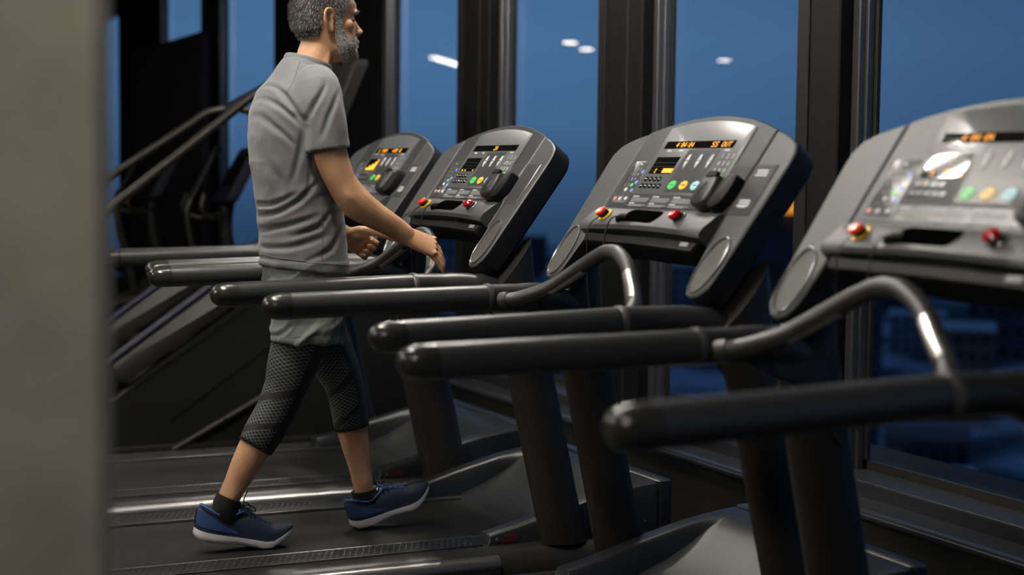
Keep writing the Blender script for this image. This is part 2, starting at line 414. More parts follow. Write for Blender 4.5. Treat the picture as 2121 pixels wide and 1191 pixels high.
def hood_height(x, y):
    a = abs(y)
    def interp(t, tab):
        if t <= tab[0][0]: return tab[0][1]
        for (x0, z0), (x1, z1) in zip(tab, tab[1:]):
            if t <= x1:
                k = (t-x0)/(x1-x0); return z0+(z1-z0)*k
        return tab[-1][1]
    ck = interp(x, [(-.475, .236), (-.40, .252), (-.356, .262), (-.30, .277), (-.25, .292), (-.17, .312), (-.06, .340), (.05, .356), (.12, .364), (.2, .368)])
    vl = interp(x, [(-.475, .19), (-.26, .196), (-.245, .212), (-.16, .243), (-.08, .283), (0., .332), (.05, .356), (.12, .364), (.2, .368)])
    if a >= .362: return ck
    wall = max(0, (a-.332)/.030)
    return max(vl, vl+(ck-vl)*math.sin(wall*PI/2)**.8)

def make_treadmill():
    T = empty('treadmill', (0, 0, 0))
    # ---- deck
    g = G(); g.box(-1.84, .16, -.36, .36, .05, .186, .012); g.obj('deck_base', 'deck', T)
    g = G()
    prof = [(-.24, .2), (-1.0, .2), (-1.76, .2)] + [(-1.78+.0-.035*math.sin(t), .165+.035*math.cos(t)) for t in [PI*k/8 for k in range(9)]] + [(-.24, .130)]
    g.rings([[(x, y, z) for x, z in prof] for y in (-.286, .286)]); g.obj('running_belt', 'belt', T)
    for s in (-1, 1):
        g = G()
        pr = [(.302, .05), (.50, .05), (.528, .075), (.535, .11), (.528, .160), (.512, .188), (.490, .203), (.45, .206), (.302, .206), (.296, .200)]
        rs = [[(x, s*y, z) for y, z in pr] for x in (-1.84, .13)]; g.rings(rs); fr = g.obj('side_frame', 'frame', T, sharp=50)
        g = G(); g.box(-1.80, -.30, s*.4-.105+(.0), s*.4+.0+(.0), .205, .2075, .001) if 0 else g.box(-1.80, -.49, min(s*.305, s*.425), max(s*.305, s*.425), .2055, .2095, .0018)
        gs = g.obj('grip_strip', 'deck', T)
        g = G(); k = 0
        for i in range(63):
            for j in range(5):
                x = -1.785+i*.0203+(.0101 if j % 2 else 0); y = s*(.318+j*.0235)
                g.put([(x-.003, y-.003, .2095), (x+.003, y-.003, .2095), (x+.003, y+.003, .2095), (x-.003, y+.003, .2095), (x, y, .2108)], [(0, 1, 4), (1, 2, 4), (2, 3, 4), (3, 0, 4)])
        tag(g.obj('grip_nubs', 'key', gs, smooth=False), kind='stuff')
        g = G(); g.box(-1.80, -.26, min(s*.2925, s*.301), max(s*.2925, s*.301), .196, .209, .002); g.obj('edge_strip', 'alu', T)
        g = G(); g.tube([(-1.845, s*.514, .163), (-.48, s*.514, .163)], (.032, .028), 20); g.obj('side_trim', 'alu', T)
        for x in (-1.6, .05):
            g = G(); g.tube([(x, s*.44, 0), (x, s*.44, .06)], .03, 14); g.obj('foot', 'boot', T)
    g = G(); g.box(-1.90, -1.80, -.53, .53, .05, .19, .03); g.obj('tail_cap', 'boot', T)
    # ---- hood
    g = G(); xs = [-.475, -.468, -.44, -.40, -.356, -.33, -.30, -.27, -.25, -.235, -.20, -.16, -.12, -.08, -.04, 0, .03, .06, .09, .12, .135]
    ys = [-.43, -.424, -.412, -.39, -.368, -.362, -.357, -.351, -.345, -.340, -.336, -.332, -.32, -.26, -.15, 0, .15, .26, .32, .332, .336, .340, .345, .351, .357, .362, .368, .39, .412, .424, .43]
    def hz(x, y):
        z = hood_height(x, y)
        if abs(y) > .425: z -= .016
        elif abs(y) > .42: z -= .005
        if abs(y) > .34 and x < -.470: z -= .014
        return z
    grid = [[(x, y, hz(x, y)) for y in ys] for x in xs]
    b = 0
    for r in grid: g.v += r
    ny = len(ys)
    for i in range(len(xs)-1):
        for j in range(ny-1): g.face((i*ny+j, (i+1)*ny+j, (i+1)*ny+j+1, i*ny+j+1))
    # skirts
    nb = len(g.v); per = [(i*ny) for i in range(len(xs))]+[(len(xs)-1)*ny+j for j in range(1, ny)]+[i*ny+ny-1 for i in range(len(xs)-2, -1, -1)]+[j for j in range(ny-2, 0, -1)]
    for q in per: x, y, z = g.v[q]; g.v.append((x, y, .15))
    for k in range(len(per)):
        k2 = (k+1) % len(per); g.face((per[k], per[k2], nb+k2, nb+k))
    hd = g.obj('motor_hood', 'hood', T, sharp=32)
    g = G(); g.box(.138, .198, -.43, .43, .06, .370, .014); g.obj('front_cap', 'hood', T)
    for s in (-1, 1):
        g = G(); g.tube([(-.445, s*.430, .222), (-.445, s*.434, .222)], .006, 10); g.obj('screw', 'steel', hd)
        g = G(); g.tube([(.09, s*.430, .24), (.09, s*.434, .24)], .005, 10); g.obj('screw', 'steel', hd)
    # warning sticker on the cheek
    g = G(); g.box(-.425, -.375, -.4335, -.4305, .212, .234); st = g.obj('sticker', 'sticker', T)
    # ---- posts
    for s in (-1, 1):
        g = G(); pts = [(-.228, s*.467, .206), (-.254, s*.465, .32), (-.350, s*.458, .75), (-.410, s*.445, 1.02), (-.424, s*.44, 1.085)]
        path = [Vector(p) for p in pts]; rs = []
        for p in path:
            rs.append([(p.x+.078*math.cos(t), p.y+.050*math.sin(t), p.z+(1.2*.078*math.cos(t) if p.z > 1.05 else 0)) for t in [2*PI*k/28 for k in range(28)]])
        g.rings(rs); po = g.obj('upright_post', 'post', T)
        g = G(); rs = []
        for z in (.206, .345):
            cx = -.223-.19*(z-.206); rs.append([(cx+.083*math.cos(t), s*(.467-.055*math.sin(t)), z-(.035*math.cos(t) if z > .3 else 0)) for t in [PI*k/16 for k in range(17)]]+[(cx+.07*math.cos(t), s*(.467-.03*math.sin(t)), z-(.035*math.cos(t) if z > .3 else 0)) for t in [PI-PI*k/16 for k in range(17)]])
        g.rings(rs); bo = g.obj('post_boot', 'boot', po)
        g = G(); cx = -.222; y = s*.414; g.tube([(cx+.03, y, .285), (cx+.03, y-s*.006, .285)], .010, 14); g.obj('bolt_recess', 'black', po)
    # ---- rails
    for s in (-1, 1):
        rl = None
        g = G(); g.tube([(-1.285, s*.418, 1.020), (-1.0, s*.405, 1.026), (-.72, s*.385, 1.032)], (.0365, .0385), 26); rl = g.obj('hand_rail', 'rail', T)
        g = G()
        ring = []
        for x, k in [(-1.284, 1.005), (-1.315, 1.0), (-1.333, .93), (-1.346, .80), (-1.355, .60), (-1.360, .36), (-1.362, .1)]:
            ring.append([(x, s*.419+.0385*k*math.sin(t), 1.0195+.0365*k*math.cos(t)) for t in [2*PI*i/26 for i in range(26)]])
        g.rings(ring); g.obj('rail_end_cap', 'rail_cap', rl)
        g = G(); g.tube([(-.728, s*.386, 1.032), (-.725, s*.386, 1.032), (-.716, s*.385, 1.032), (-.713, s*.385, 1.032)], [(.037, .039), (.0405, .0425), (.0405, .0425), (.037, .039)], 26); g.obj('rail_collar', 'collar_ring', rl)
        g = G(); g.tube(catmull([(-.716, s*.385, 1.032), (-.62, s*.392, 1.031), (-.53, s*.410, 1.027), (-.455, s*.428, 1.000), (-.41, s*.437, .95), (-.375, s*.447, .87)], 5),
                        [(.038, .040)]*6+[(.040, .042)]*5+[(.046, .043)]*5+[(.052, .042)]*5+[(.050, .040)]*5, 24); sl = g.obj('rail_sleeve', 'sleeve', T)
        g = G(); g.prism(ccw([(-.66, 1.02), (-.40, 1.0), (-.345, .80), (-.40, .86), (-.47, .94), (-.58, .985)]), (lambda a, b_, o, s=s: (a, s*.405+o, b_)), [(-.018, .004), (-.014, 0), (.014, 0), (.018, .004)])
        g.obj('rail_gusset', 'sleeve', T)
        g = G(); g.tube([(-.695, s*.385-s*.043, 1.02), (-.695, s*.385-s*.050, 1.02)], .007, 12); g.obj('bolt_recess', 'black', sl)
        g = G(); g.tube([(-.56, s*.404-s*.030, 1.01), (-.56, s*.404-s*.048, 1.01)], .007, 12); g.obj('bolt_recess', 'black', sl)
    # ---- handlebar arch
    hp = [(-.682, .335, 1.028), (-.655, .312, 1.034), (-.605, .250, 1.062), (-.568, .180, 1.105), (-.545, .110, 1.145), (-.535, .045, 1.172), (-.533, 0, 1.178), (-.535, -.045, 1.172), (-.545, -.110, 1.142), (-.570, -.180, 1.092), (-.605, -.250, 1.058), (-.655, -.312, 1.034), (-.682, -.335, 1.028)]
    hp = [(x, y, z if y >= 0 else z) for x, y, z in hp]
    P = catmull(hp, 6); g = G(); g.tube(P, .0205, 18, round_ends=True); hb = g.obj('handlebar', 'handle', T)
    for s in (-1, 1):
        seg = [p for p in P if .125 < abs(p.y) < .245 and p.y*s > 0]
        g = G(); n = len(seg); rs = []
        for i, p in enumerate(seg):
            t = (seg[min(i+1, n-1)]-seg[max(i-1, 0)]).normalized(); a = Vector((-1, 0, 0)) if s < 0 else Vector((.45, 0, -1)); a = (a-t*a.dot(t)).normalized(); b_ = t.cross(a)
            rs.append([p+(a*math.cos(q)+b_*math.sin(q))*.0222 for q in [-1.25+2.5*k/10 for k in range(11)]]+[p+(a*math.cos(q)+b_*math.sin(q))*.019 for q in [1.25-2.5*k/10 for k in range(11)]])
        g.rings(rs); g.obj('pulse_sensor', 'steel', hb)
        g = G(); g.tube([(-.690, s*.352, 1.026), (-.678, s*.330, 1.029)], .0235, 18); g.obj('bar_mount', 'handle', hb)
    # ---- console
    TH = .066
    arch = [(-.3225+.645*k/24, .556-.052*((-.3225+.645*k/24+.0)/.3225)**2) for k in range(25)]
    out = ccw([(-.3225, .150), (.3225, .150)]+arch[::-1])
    g = G(); g.prism(out, Krev, [(-TH-.02, .02), (-TH, .006), (-.004, 0), (0, .004)]); cb = g.obj('console_body', 'console_dark', T, sharp=30)
    for s in (-1, 1):
        wo = [(.3255, .145), (.3255, .503), (.365, .492), (.41, .477), (.445, .458), (.463, .430), (.466, .40), (.455, .2), (.447, .07), (.440, .03), (.415, .004), (.385, -.003), (.36, .004), (.343, .025), (.336, .06), (.330, .11)]
        wo = ccw([(-s*a, b_) for a, b_ in wo])
        g = G(); g.prism(wo, Krev, [(-TH-.012, .018), (-TH, .004), (-.012, 0), (-.004, .0015), (0, .006)]); g.cm = 0
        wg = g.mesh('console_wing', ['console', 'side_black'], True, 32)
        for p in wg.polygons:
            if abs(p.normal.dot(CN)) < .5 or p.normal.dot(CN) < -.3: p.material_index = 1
        wn = add('console_wing', wg, T)
        g = G(); n = 36; oc, osz = (-s*.391, .092), (.046, .084)
        def oval(k, off, rot=s*.10): 
            r = []
            for i in range(n):
                t = 2*PI*i/n; a = osz[0]*k*math.cos(t); b_ = osz[1]*(1-(1-k)*.5)*math.sin(t)
                r.append(Krev(oc[0]+a*math.cos(rot)-b_*math.sin(rot), oc[1]+a*math.sin(rot)+b_*math.cos(rot), off))
            return r
        g.rings([oval(1.0, 0), oval(.985, .0045), oval(.93, .0055), oval(.87, .003), oval(.85, -.003)], cap=False); sr = g.obj('speaker_rim', 'rim', wn)
        g = G(); g.rings([oval(.87, -.002), oval(.87, .0012)]); g.obj('speaker_grille', 'grille', sr)
    # overlay fields
    g = G(); pts = [(-.295, .250), (.222, .250), (.222, .39), (.228, .40), (.228, .50)]
    rectK(g, .298, -.318, .250, .392, 0, .0016, r=.004); g.obj('control_panel', 'overlay_dark', T)
    g = G(); al = [(-.205+.43*k/14, .540-.05*((-.205+.43*k/14)/.3225)**2-.004) for k in range(15)]
    g.prism(rounded(ccw([(-.205, .292), (.225, .292)]+al[::-1]), .0, 2), Krev, [(0, 0), (.0020, 0), (.0024, .0006)]); ov = g.obj('overlay_panel', 'overlay', T)
    g = G(); rectK(g, .042, -.118, .300, .441, .0022, .0029, r=.003); g.obj('key_field', 'overlay_dark', ov)
    g = G(); rectK(g, .182, -.172, .4445, .470, .002, .003); dp = g.obj('upper_display', 'lcd', T)
    g = G(); rectK(g, .184, .060, .360, .417, .002, .003); sc2 = g.obj('lower_display', 'lcd', T)
    for i in range(3):
        g = G(); rectK(g, .182, .062, .3715+i*.0125, .3722+i*.0125, .003, .0032, .0001); g.obj('display_line', 'key', sc2)
    g = G()
    for y, w_ in ((.144, .020), (.082, .020), (.013, .013), (-.043, .017), (-.102, .017), (-.152, .026)): rectK(g, y+w_/2, y-w_/2, .4355, .4405, .0024, .0028, .0001)
    tag(g.obj('display_captions', 'white_print', ov), kind='stuff')
    # arrows
    for y in (.013, -.045, -.102):
        g = G(); rectK(g, y+.009, y-.009, .376, .428, .0028, .0034, r=.003); ab = g.obj('arrow_bar', 'overlay', T)
        for up in (1, -1):
            g = G(); sc_ = .413 if up > 0 else .3915
            p3 = ccw([(-y-.0085, sc_-.009*up), (-y+.0085, sc_-.009*up), (-y+.003, sc_+.010*up), (-y-.003, sc_+.010*up)])
            g.prism(p3, Krev, [(.0032, 0), (.0046, 0), (.0052, .001)]); g.obj('arrow_key', 'white_print', ab)
    for y, m in ((.014, 'green_key'), (-.045, 'yellow_key'), (-.103, 'blue_key')):
        g = G(); discK(g, y, .323, .0185, .0145, .0028, .0052); ok = g.obj('oval_button', m, T)
        g = G(); rectK(g, y+.010, y-.010, .3215, .3245, .0050, .0054, .0001); g.obj('button_caption', 'overlay_dark', ok)
    # number keys right
    nums = [('1', -.151, .417), ('2', -.176, .417), ('3', -.200, .417), ('4', -.152, .394), ('5', -.175, .394), ('6', -.198, .394), ('7', -.150, .371), ('8', -.174, .371), ('9', -.198, .371), ('0', -.175, .349)]
    for t_, y, s_ in nums:
        g = G(); rectK(g, y+.0095, y-.0095, s_-.0085, s_+.0085, .002, .0032, r=.003); nk = g.obj('number_key', 'overlay', T)
        g = G(); textK(g, t_, .020, y, s_, .0036, 1.1); g.obj('key_numeral', 'white_print', nk)
    for y, s_, m in ((-.150, .348, 'white_print'), (-.197, .352, 'green_key'), (-.150, .326, 'white_print')):
        g = G(); discK(g, y, s_, .0095, .0068, .002, .0045); g.obj('round_key', m, T)
    # left keypad
    g = G(); fr = rounded(ccw([(-.293, .261), (-.206, .261), (-.206, .402), (-.293, .402)]), .007, 4)
    g.prism(fr, Krev, [(.001, 0), (.0022, 0), (.0024, .0004)]); kp = g.obj('keypad_frame', 'rim', T)
    g = G(); fr2 = rounded(ccw([(-.2912, .2628), (-.2078, .2628), (-.2078, .4002), (-.2912, .4002)]), .006, 4)
    g.prism(fr2, Krev, [(.002, 0), (.0027, 0), (.0028, .0002)]); g.obj('keypad_field', 'overlay_dark', kp)
    for i, (y, s_) in enumerate([(y, s_) for s_ in (.374, .357, .340) for y in (.270, .252, .235)]+[(.270, .321), (.252, .321)]):
        g = G(); textK(g, str((i+1) % 10) if i < 10 else '0', .013, y, s_, .0034, 1.1); g.obj('keypad_numeral', 'white_print', kp)
    for y, s_, m, r in ((.217, .366, 'violet_key', .0075), (.217, .330, 'violet_key', .0075), (.216, .302, 'violet_key', .0075), (.233, .320, 'green_key', .0075), (.251, .305, 'white_print', .0078), (.281, .274, 'pink_key', .0075), (.252, .274, 'white_print', .0075), (.220, .275, 'white_print', .0075), (.268, .290, 'rim', .0065), (.236, .290, 'rim', .0065)):
        g = G(); discK(g, y, s_, r, r*.85, .0024, .0042, 12); g.obj('round_key', m, T)
    g = G(); rectK(g, .256, .243, .390, .394, .0028, .0031, .0001); g.obj('keypad_caption', 'white_print', kp)
    # black programme buttons
    for r_, s_ in ((0, .342), (1, .319)):
        for c in range(4 if r_ == 0 else 5):
            y = .176-(c+(.15 if r_ == 0 else -.05))*.0235
            g = G(); discK(g, y, s_, .0105, .0085, .002, .0042, 14); bb = g.obj('programme_button', 'black_gloss', T)
            g = G(); rectK(g, y+.006, y-.006, s_-.0012, s_+.0012, .0042, .0045, .0001); g.obj('button_caption', 'estop_yellow' if (r_, c) == (0, 1) else 'white_print', bb)
    # printed instructions
    g = G()
    for y0, w_ in ((.187, .092), (.078, .092), (-.030, .100)):
        g.cm = 0
        for q, (s_, k) in enumerate(((.285, .35), (.279, 1.), (.274, 1.), (.269, .95), (.262, .30), (.257, 1.), (.253, .8))):
            g.cm = 1 if q in (0, 4) else 0
            rectK(g, y0, y0-w_*k, s_-.0018, s_+.0012, .0016, .0020, .0001)
    g.cm = 1; rectK(g, -.150, -.178, .261, .264, .0016, .0020, .0001)
    g.obj('printed_instructions', ['gray_print', 'white_print'], T)
    # lower tray; the recess's deep shade is a black patch on its face
    g = G(); prof = [(.240, 0), (.236, .010), (.222, .018), (.175, .034), (.160, .035), (.150, .028), (.146, -.03), (.150, -.06)]
    rs = []
    for i in range(21):
        y = -.320+.64*i/20; dn = -.010*(1-(y/.32)**2); rs.append([K(y, s_+(0 if s_ > .165 else .010*(1-(y/.32)**2)), o_) for s_, o_ in prof])
    g.rings(rs); tr = g.obj('lower_tray', 'console', T, sharp=40)
    g = G(); g.prism(ccw([(-.300, .152), (.315, .146), (.300, .112), (0, .118), (-.285, .116)]), Krev, [(-.055, 0), (.010, 0), (.018, .006)]); g.obj('tray_underside', 'black', tr)
    def Kt(u, v, off):                                    # a point on the sloping tray face
        k = (v-.16)/(.225-.16); return K(-u, v, .036-.017*k+off)
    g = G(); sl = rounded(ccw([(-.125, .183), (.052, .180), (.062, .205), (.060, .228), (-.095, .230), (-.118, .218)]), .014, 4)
    g.prism(sl, Kt, [(-.012, 0), (.0010, 0), (.0014, .0008)]); g.obj('tray_slot_shade', 'slot_shade', tr)
    g = G(); discK(g, 0, 0, .1, .1, 0, .1) if 0 else None
    def discT(y, s_, r, o0, o1, m, par, name, b=.0015, seg=24):
        g = G(); pts = [(-y+r*math.cos(2*PI*k/seg), s_+r*math.sin(2*PI*k/seg)) for k in range(seg)]
        g.prism(pts, Kt, [(o0, 0), (o1-b, 0), (o1, b)]); return g.obj(name, m, par)
    sb = discT(.226, .203, .0225, 0, .004, 'estop_yellow', T, 'stop_switch_ring')
    discT(.226, .203, .0150, .003, .016, 'boot', sb, 'switch_neck'); discT(.226, .203, .0160, .016, .026, 'estop_red', sb, 'stop_button', .004)
    rb = discT(-.164, .208, .0165, 0, .010, 'boot', T, 'emergency_switch'); discT(-.164, .208, .0215, -.002, .003, 'rim', rb, 'switch_collar')
    discT(-.164, .208, .0165, .012, .026, 'red', rb, 'red_knob', .006)
    g = G(); rectK(g, -.235, -.275, .128, .140, .016, .020, .0004); g.obj('port_label', 'gray_print', tr)
    # bottle / phone holder
    g = G(); hpts = rounded(ccw([(.178, .250), (.172, .31), (.195, .342), (.245, .346), (.258, .31), (.255, .252), (.222, .240)]), .018, 4)
    g.prism(hpts, Krev, [(.0, 0), (.026, .001), (.034, .004), (.038, .010)]); ho = g.obj('phone_holder', 'holder', T, sharp=45)
    g = G(); hp2 = rounded(ccw([(.252, .246), (.258, .33), (.290, .352), (.324, .345), (.326, .30), (.315, .252), (.285, .238)]), .018, 4)
    g.prism(hp2, Krev, [(.0, 0), (.020, .001), (.028, .004), (.031, .010)]); g.obj('holder_arm', 'black', ho)
    g = G(); g.prism(rounded(ccw([(.195, .328), (.245, .330), (.243, .346), (.200, .345)]), .004, 3), Krev, [(.030, 0), (.0395, 0), (.0405, .001)]); g.obj('holder_mouth', 'black', ho)
    g = G(); g.prism(rounded(ccw([(.202, .262), (.209, .262), (.222, .312), (.214, .314)]), .003, 3), Krev, [(.030, 0), (.0385, 0), (.039, .0008)]); g.obj('holder_slit', 'black', ho)
    # side plate
    g = G(); rectK(g, -.331, -.428, .240, .392, .0, .0022, r=.003); pl = g.obj('side_plate', 'rim', T)
    g = G(); rectK(g, -.3345, -.4245, .2425, .3895, .002, .0028, r=.002); g.obj('plate_field', 'overlay_dark', pl)
    # earphone lead
    g = G(); g.tube(catmull([K(.10, .197, .03), K(.115, .185, .05), K(.118, .165, .055), K(.12, .13, .045), (-.50, .125, 1.12), (-.505, .13, 1.02), (-.50, .128, .94)], 6), .0022, 6)
    cd = g.obj('cable', 'cord', T)
    g = G(); g.tube(catmull([K(.135, .190, .02), K(.122, .186, .035), K(.10, .192, .04), K(.08, .196, .034)], 4), .0085, 8); g.obj('cable_clip', 'black', cd)
    g = G(); g.tube(catmull([K(.232, .190, .036), K(.236, .16, .045), K(.238, .12, .03), (-.48, .235, 1.05), (-.47, .225, .96)], 6), .0018, 6); g.obj('safety_lead', 'cord', T)
    return T, pl, dp, sc2
TREADS = {1: (.033, 2.436), 2: (-.029, 1.27), 3: (0., 0.), 4: (-.108, -1.297)}
proto, plate0, disp0, scr0 = make_treadmill()
LAB = {3: 'dark grey treadmill with empty belt, second nearest the camera', 2: 'dark grey treadmill the man is walking on',
       1: 'farthest dark grey treadmill, its console behind the man’s forearm', 4: 'blurred dark grey treadmill nearest the camera at the right edge'}
tms = {}
for t in (3, 1, 2, 4):
    o = proto if t == 3 else copy_tree(proto)
    o.location = (*TREADS[t], 0); tag(o, LAB[t], 'treadmill', 'row of treadmills'); tms[t] = o
# what each display shows, and the print on the side plates
for t in tms:
    T = tms[t]; ch = {}
    for c in T.children: ch.setdefault(c.name.split('.')[0], []).append(c)
    up, lo, pl = ch['upper_display'][0], ch['lower_display'][0], ch['side_plate'][0]
    def amber(fn, par, name):
        g = G(); fn(g)
        if g.v: g.obj(name, 'amber', par, smooth=False)
    if t == 2:
        amber(lambda g: dots(g, '20', .012, .449, .0165, .030), up, 'display_digits')
        for y in (.165, .140, .075): amber(lambda g: discK(g, y, .3645, .0045, .0035, .003, .0034), lo, 'display_dot')
    else:
        a, b_ = {3: ('4:04:04', 'SS OUT'), 1: ('1 90M', '455 0'), 4: ('4:04:04', 'SS OUT')}[t]
        amber(lambda g: dots(g, a, .121 if t != 1 else .150, .449, .0165, .092 if t != 1 else .10), up, 'display_digits')
        amber(lambda g: dots(g, b_, -.062 if t != 1 else -.01, .449, .0165, .098 if t != 1 else .10), up, 'display_digits')
        if t == 1:
            for i, h in enumerate((.010, .010, .022, .014, .030, .026, .040, .052)):
                amber(lambda g: rectK(g, .170-i*.0125, .170-i*.0125-.0105, .362, .362+h, .003, .0034, .0001), lo, 'graph_bar')
        else:
            amber(lambda g: dots(g, '1', .157, .3635, .0145, .016), lo, 'display_digits')
            for i in range(3): amber(lambda g: rectK(g, .113, .060, .3635+i*.005, .3672+i*.005, .003, .0034, .0001), lo, 'graph_bar')
    if t != 2:
        g = G()
        for s0 in (.372, .281):
            for i in range(3): rectK(g, -.352-.004*(i == 1), -.404+.004*(i == 0), s0-i*.0075, s0+.0045-i*.0075, .0028, .0031, .0001)
        rectK(g, -.358, -.395, .262, .266, .0028, .0031, .0001)
        g.obj('plate_lettering', 'white_print', pl, smooth=False)
# ------------------------------------------------------------------ the man
MB = Vector((-1.0, 1.19, .2))
man = empty('person', MB, 'bearded man with short grey hair in grey T-shirt and shorts, walking on a treadmill', 'person')
def rel(p): return Vector(p)-MB
def remesh(g, name, vox, smooth=4, fac=.5, sub=0):
    me = bpy.data.meshes.new('tmp'); me.from_pydata([tuple(Vector(v)-MB) for v in g.v], [], g.f); me.validate()
    bm = bmesh.new(); bm.from_mesh(me); bmesh.ops.recalc_face_normals(bm, faces=bm.faces); bm.to_mesh(me); bm.free()
    o = bpy.data.objects.new('tmp', me); COL.objects.link(o)
    m = o.modifiers.new('r', 'REMESH'); m.mode = 'VOXEL'; m.voxel_size = vox; m.use_smooth_shade = True
    if smooth: k = o.modifiers.new('s', 'SMOOTH'); k.iterations = smooth; k.factor = fac
    dg = bpy.context.evaluated_depsgraph_get(); r = bpy.data.meshes.new_from_object(o.evaluated_get(dg)); r.name = name
    bpy.data.objects.remove(o); bpy.data.meshes.remove(me); r.materials.clear()
    r.polygons.foreach_set('use_smooth', [True]*len(r.polygons)); return r
def sell(c, a, b, n=32, e=2.2, tilt=0., ax=None):
    """horizontal super-ellipse ring, a along x, b along y; tilt = rise of z per metre of x"""
    out = []
    for i in range(n):
        t = 2*PI*i/n; ct, st = math.cos(t), math.sin(t)
        x = a*abs(ct)**(2/e)*(1 if ct > 0 else -1); y = b*abs(st)**(2/e)*(1 if st > 0 else -1)
        out.append(Vector((c[0]+x, c[1]+y, c[2]+tilt*x)))
    return out
def limb(g, pts, seg=18): 
    g.tube([p[:3] for p in pts], [p[3] if isinstance(p[3], tuple) else p[3] for p in pts], seg, round_ends=True)
def smoothlimb(pts, n=5):
    """pts (x,y,z,r) -> interpolated"""
    q = catmull([Vector((p[0], p[1], p[2])) for p in pts], n); out = []
    for i, v in enumerate(q):
        k = min(i//n, len(pts)-2); t = (i-k*n)/n; out.append((v.x, v.y, v.z, pts[k][3]*(1-t)+pts[k+1][3]*t))
    return out
YM = 1.19
# joints
R_ARM = [(-1.005, 1.005, 1.615, .046), (-1.000, .985, 1.53, .045), (-.985, .972, 1.43, .052), (-.952, .965, 1.345, .047), (-.905, .967, 1.285, .050), (-.845, .975, 1.247, .043), (-.785, .985, 1.216, .0365), (-.738, .993, 1.186, .034)]
L_ARM = [(-1.005, 1.375, 1.615, .046), (-1.010, 1.42, 1.53, .045), (-1.000, 1.445, 1.43, .050), (-.975, 1.452, 1.335, .046), (-.925, 1.448, 1.27, .048), (-.87, 1.442, 1.225, .043), (-.82, 1.437, 1.190, .036), (-.785, 1.433, 1.170, .030)]
R_LEG = [(-1.00, 1.105, .99, .095), (-1.03, 1.105, .88, .088), (-1.066, 1.108, .77, .074), (-1.088, 1.11, .70, .062), (-1.118, 1.112, .63, .058), (-1.158, 1.115, .56, .057), (-1.205, 1.118, .48, .047), (-1.243, 1.118, .41, .037), (-1.270, 1.118, .355, .034), (-1.283, 1.118, .325, .030)]
L_LEG = [(-.985, 1.275, .99, .095), (-.935, 1.272, .88, .087), (-.880, 1.268, .77, .073), (-.842, 1.266, .69, .061), (-.826, 1.264, .62, .056), (-.815, 1.262, .55, .054), (-.800, 1.258, .47, .045), (-.786, 1.256, .40, .036), (-.776, 1.255, .345, .033), (-.770, 1.255, .31, .030)]
g = G()
# torso
tors = [(.93, -1.0, .100, .165), (1.0, -1.0, .110, .172), (1.10, -1.0, .112, .168), (1.22, -1.010, .108, .160), (1.35, -1.02, .113, .170), (1.47, -1.028, .120, .188), (1.57, -1.025, .112, .180), (1.635, -1.012, .090, .150), (1.68, -.998, .070, .105), (1.715, -.985, .06, .075)]
g.rings([sell((cx, YM, z), a, b) for z, cx, a, b in tors])
# neck
g.tube([(-.995, YM, 1.66), (-.972, YM, 1.72), (-.955, YM, 1.775), (-.945, YM, 1.83)], [(.064, .068), (.059, .061), (.057, .058), (.06, .06)], 22, up=Vector((1, 0, 0)))
g.tube([(-.93, YM-.03, 1.80), (-.955, YM-.052, 1.70), (-.935, YM-.06, 1.66)], .016, 10, round_ends=True)
for arm in (R_ARM, L_ARM): limb(g, smoothlimb(arm))
for leg in (R_LEG, L_LEG): limb(g, smoothlimb(leg))
# feet (inside the shoes)
# head: horizontal slices (z, front x, back x, half width)
HEAD = [(1.728, -.868, -.925, .026), (1.736, -.850, -.94, .038), (1.748, -.841, -.962, .050), (1.762, -.836, -.985, .058), (1.780, -.834, -1.002, .063), (1.800, -.835, -1.016, .067), (1.820, -.837, -1.027, .0705), (1.842, -.838, -1.034, .073), (1.862, -.840, -1.038, .074), (1.885, -.829, -1.040, .0745), (1.91, -.832, -1.038, .0735), (1.935, -.846, -1.030, .068), (1.955, -.872, -1.014, .056), (1.968, -.896, -.993, .038), (1.974, -.93, -.965, .015)]
def headring(z, xf, xb, w_, n=40):
    out = []; wx = xb+(xf-xb)*.45            # widest point sits behind the middle
    for i in range(n):
        t = 2*PI*i/n; ct, st = math.cos(t), math.sin(t)
        if ct > 0: x = wx+(xf-wx)*abs(ct)**.92; y = w_*abs(st)**.95*(1 if st > 0 else -1)
        else: x = wx-(wx-xb)*abs(ct)**.95; y = w_*abs(st)**.9*(1 if st > 0 else -1)
        out.append(Vector((x, YM+y, z)))
    return out
g.rings([headring(*h) for h in HEAD])
# nose, brow, cheekbones, lips, chin
nr_ = []
for z, xr, hw in ((1.880, -.838, .0075), (1.872, -.834, .0078), (1.860, -.829, .0088), (1.847, -.821, .0105), (1.836, -.812, .0120), (1.829, -.8075, .0130), (1.823, -.8085, .0142), (1.817, -.819, .0140), (1.813, -.834, .0120)):
    nr_.append([Vector((xr, YM, z)), Vector((xr-.0025, YM+hw*.42, z)), Vector((xr-.010, YM+hw*.80, z)), Vector((-.846, YM+hw*1.25, z)), Vector((-.862, YM+hw*1.5, z)), Vector((-.862, YM-hw*1.5, z)), Vector((-.846, YM-hw*1.25, z)), Vector((xr-.010, YM-hw*.80, z)), Vector((xr-.0025, YM-hw*.42, z))])
g.rings(nr_)
g.ellipsoid((-.8140, YM, 1.827), (.0085, .0100, .0085), seg=14)
for s in (-1, 1):
    g.ellipsoid((-.824, YM+s*.0115, 1.8235), (.0115, .0065, .0075), seg=12)
    g.ellipsoid((-.843, YM+s*.024, 1.884), (.0125, .026, .0095), seg=14)
    g.ellipsoid((-.874, YM+s*.044, 1.842), (.024, .022, .020), seg=14)
    g.ellipsoid((-.8555, YM+s*.031, 1.8625), (.0120, .0150, .0095), seg=14)       # eyelids over the eyes
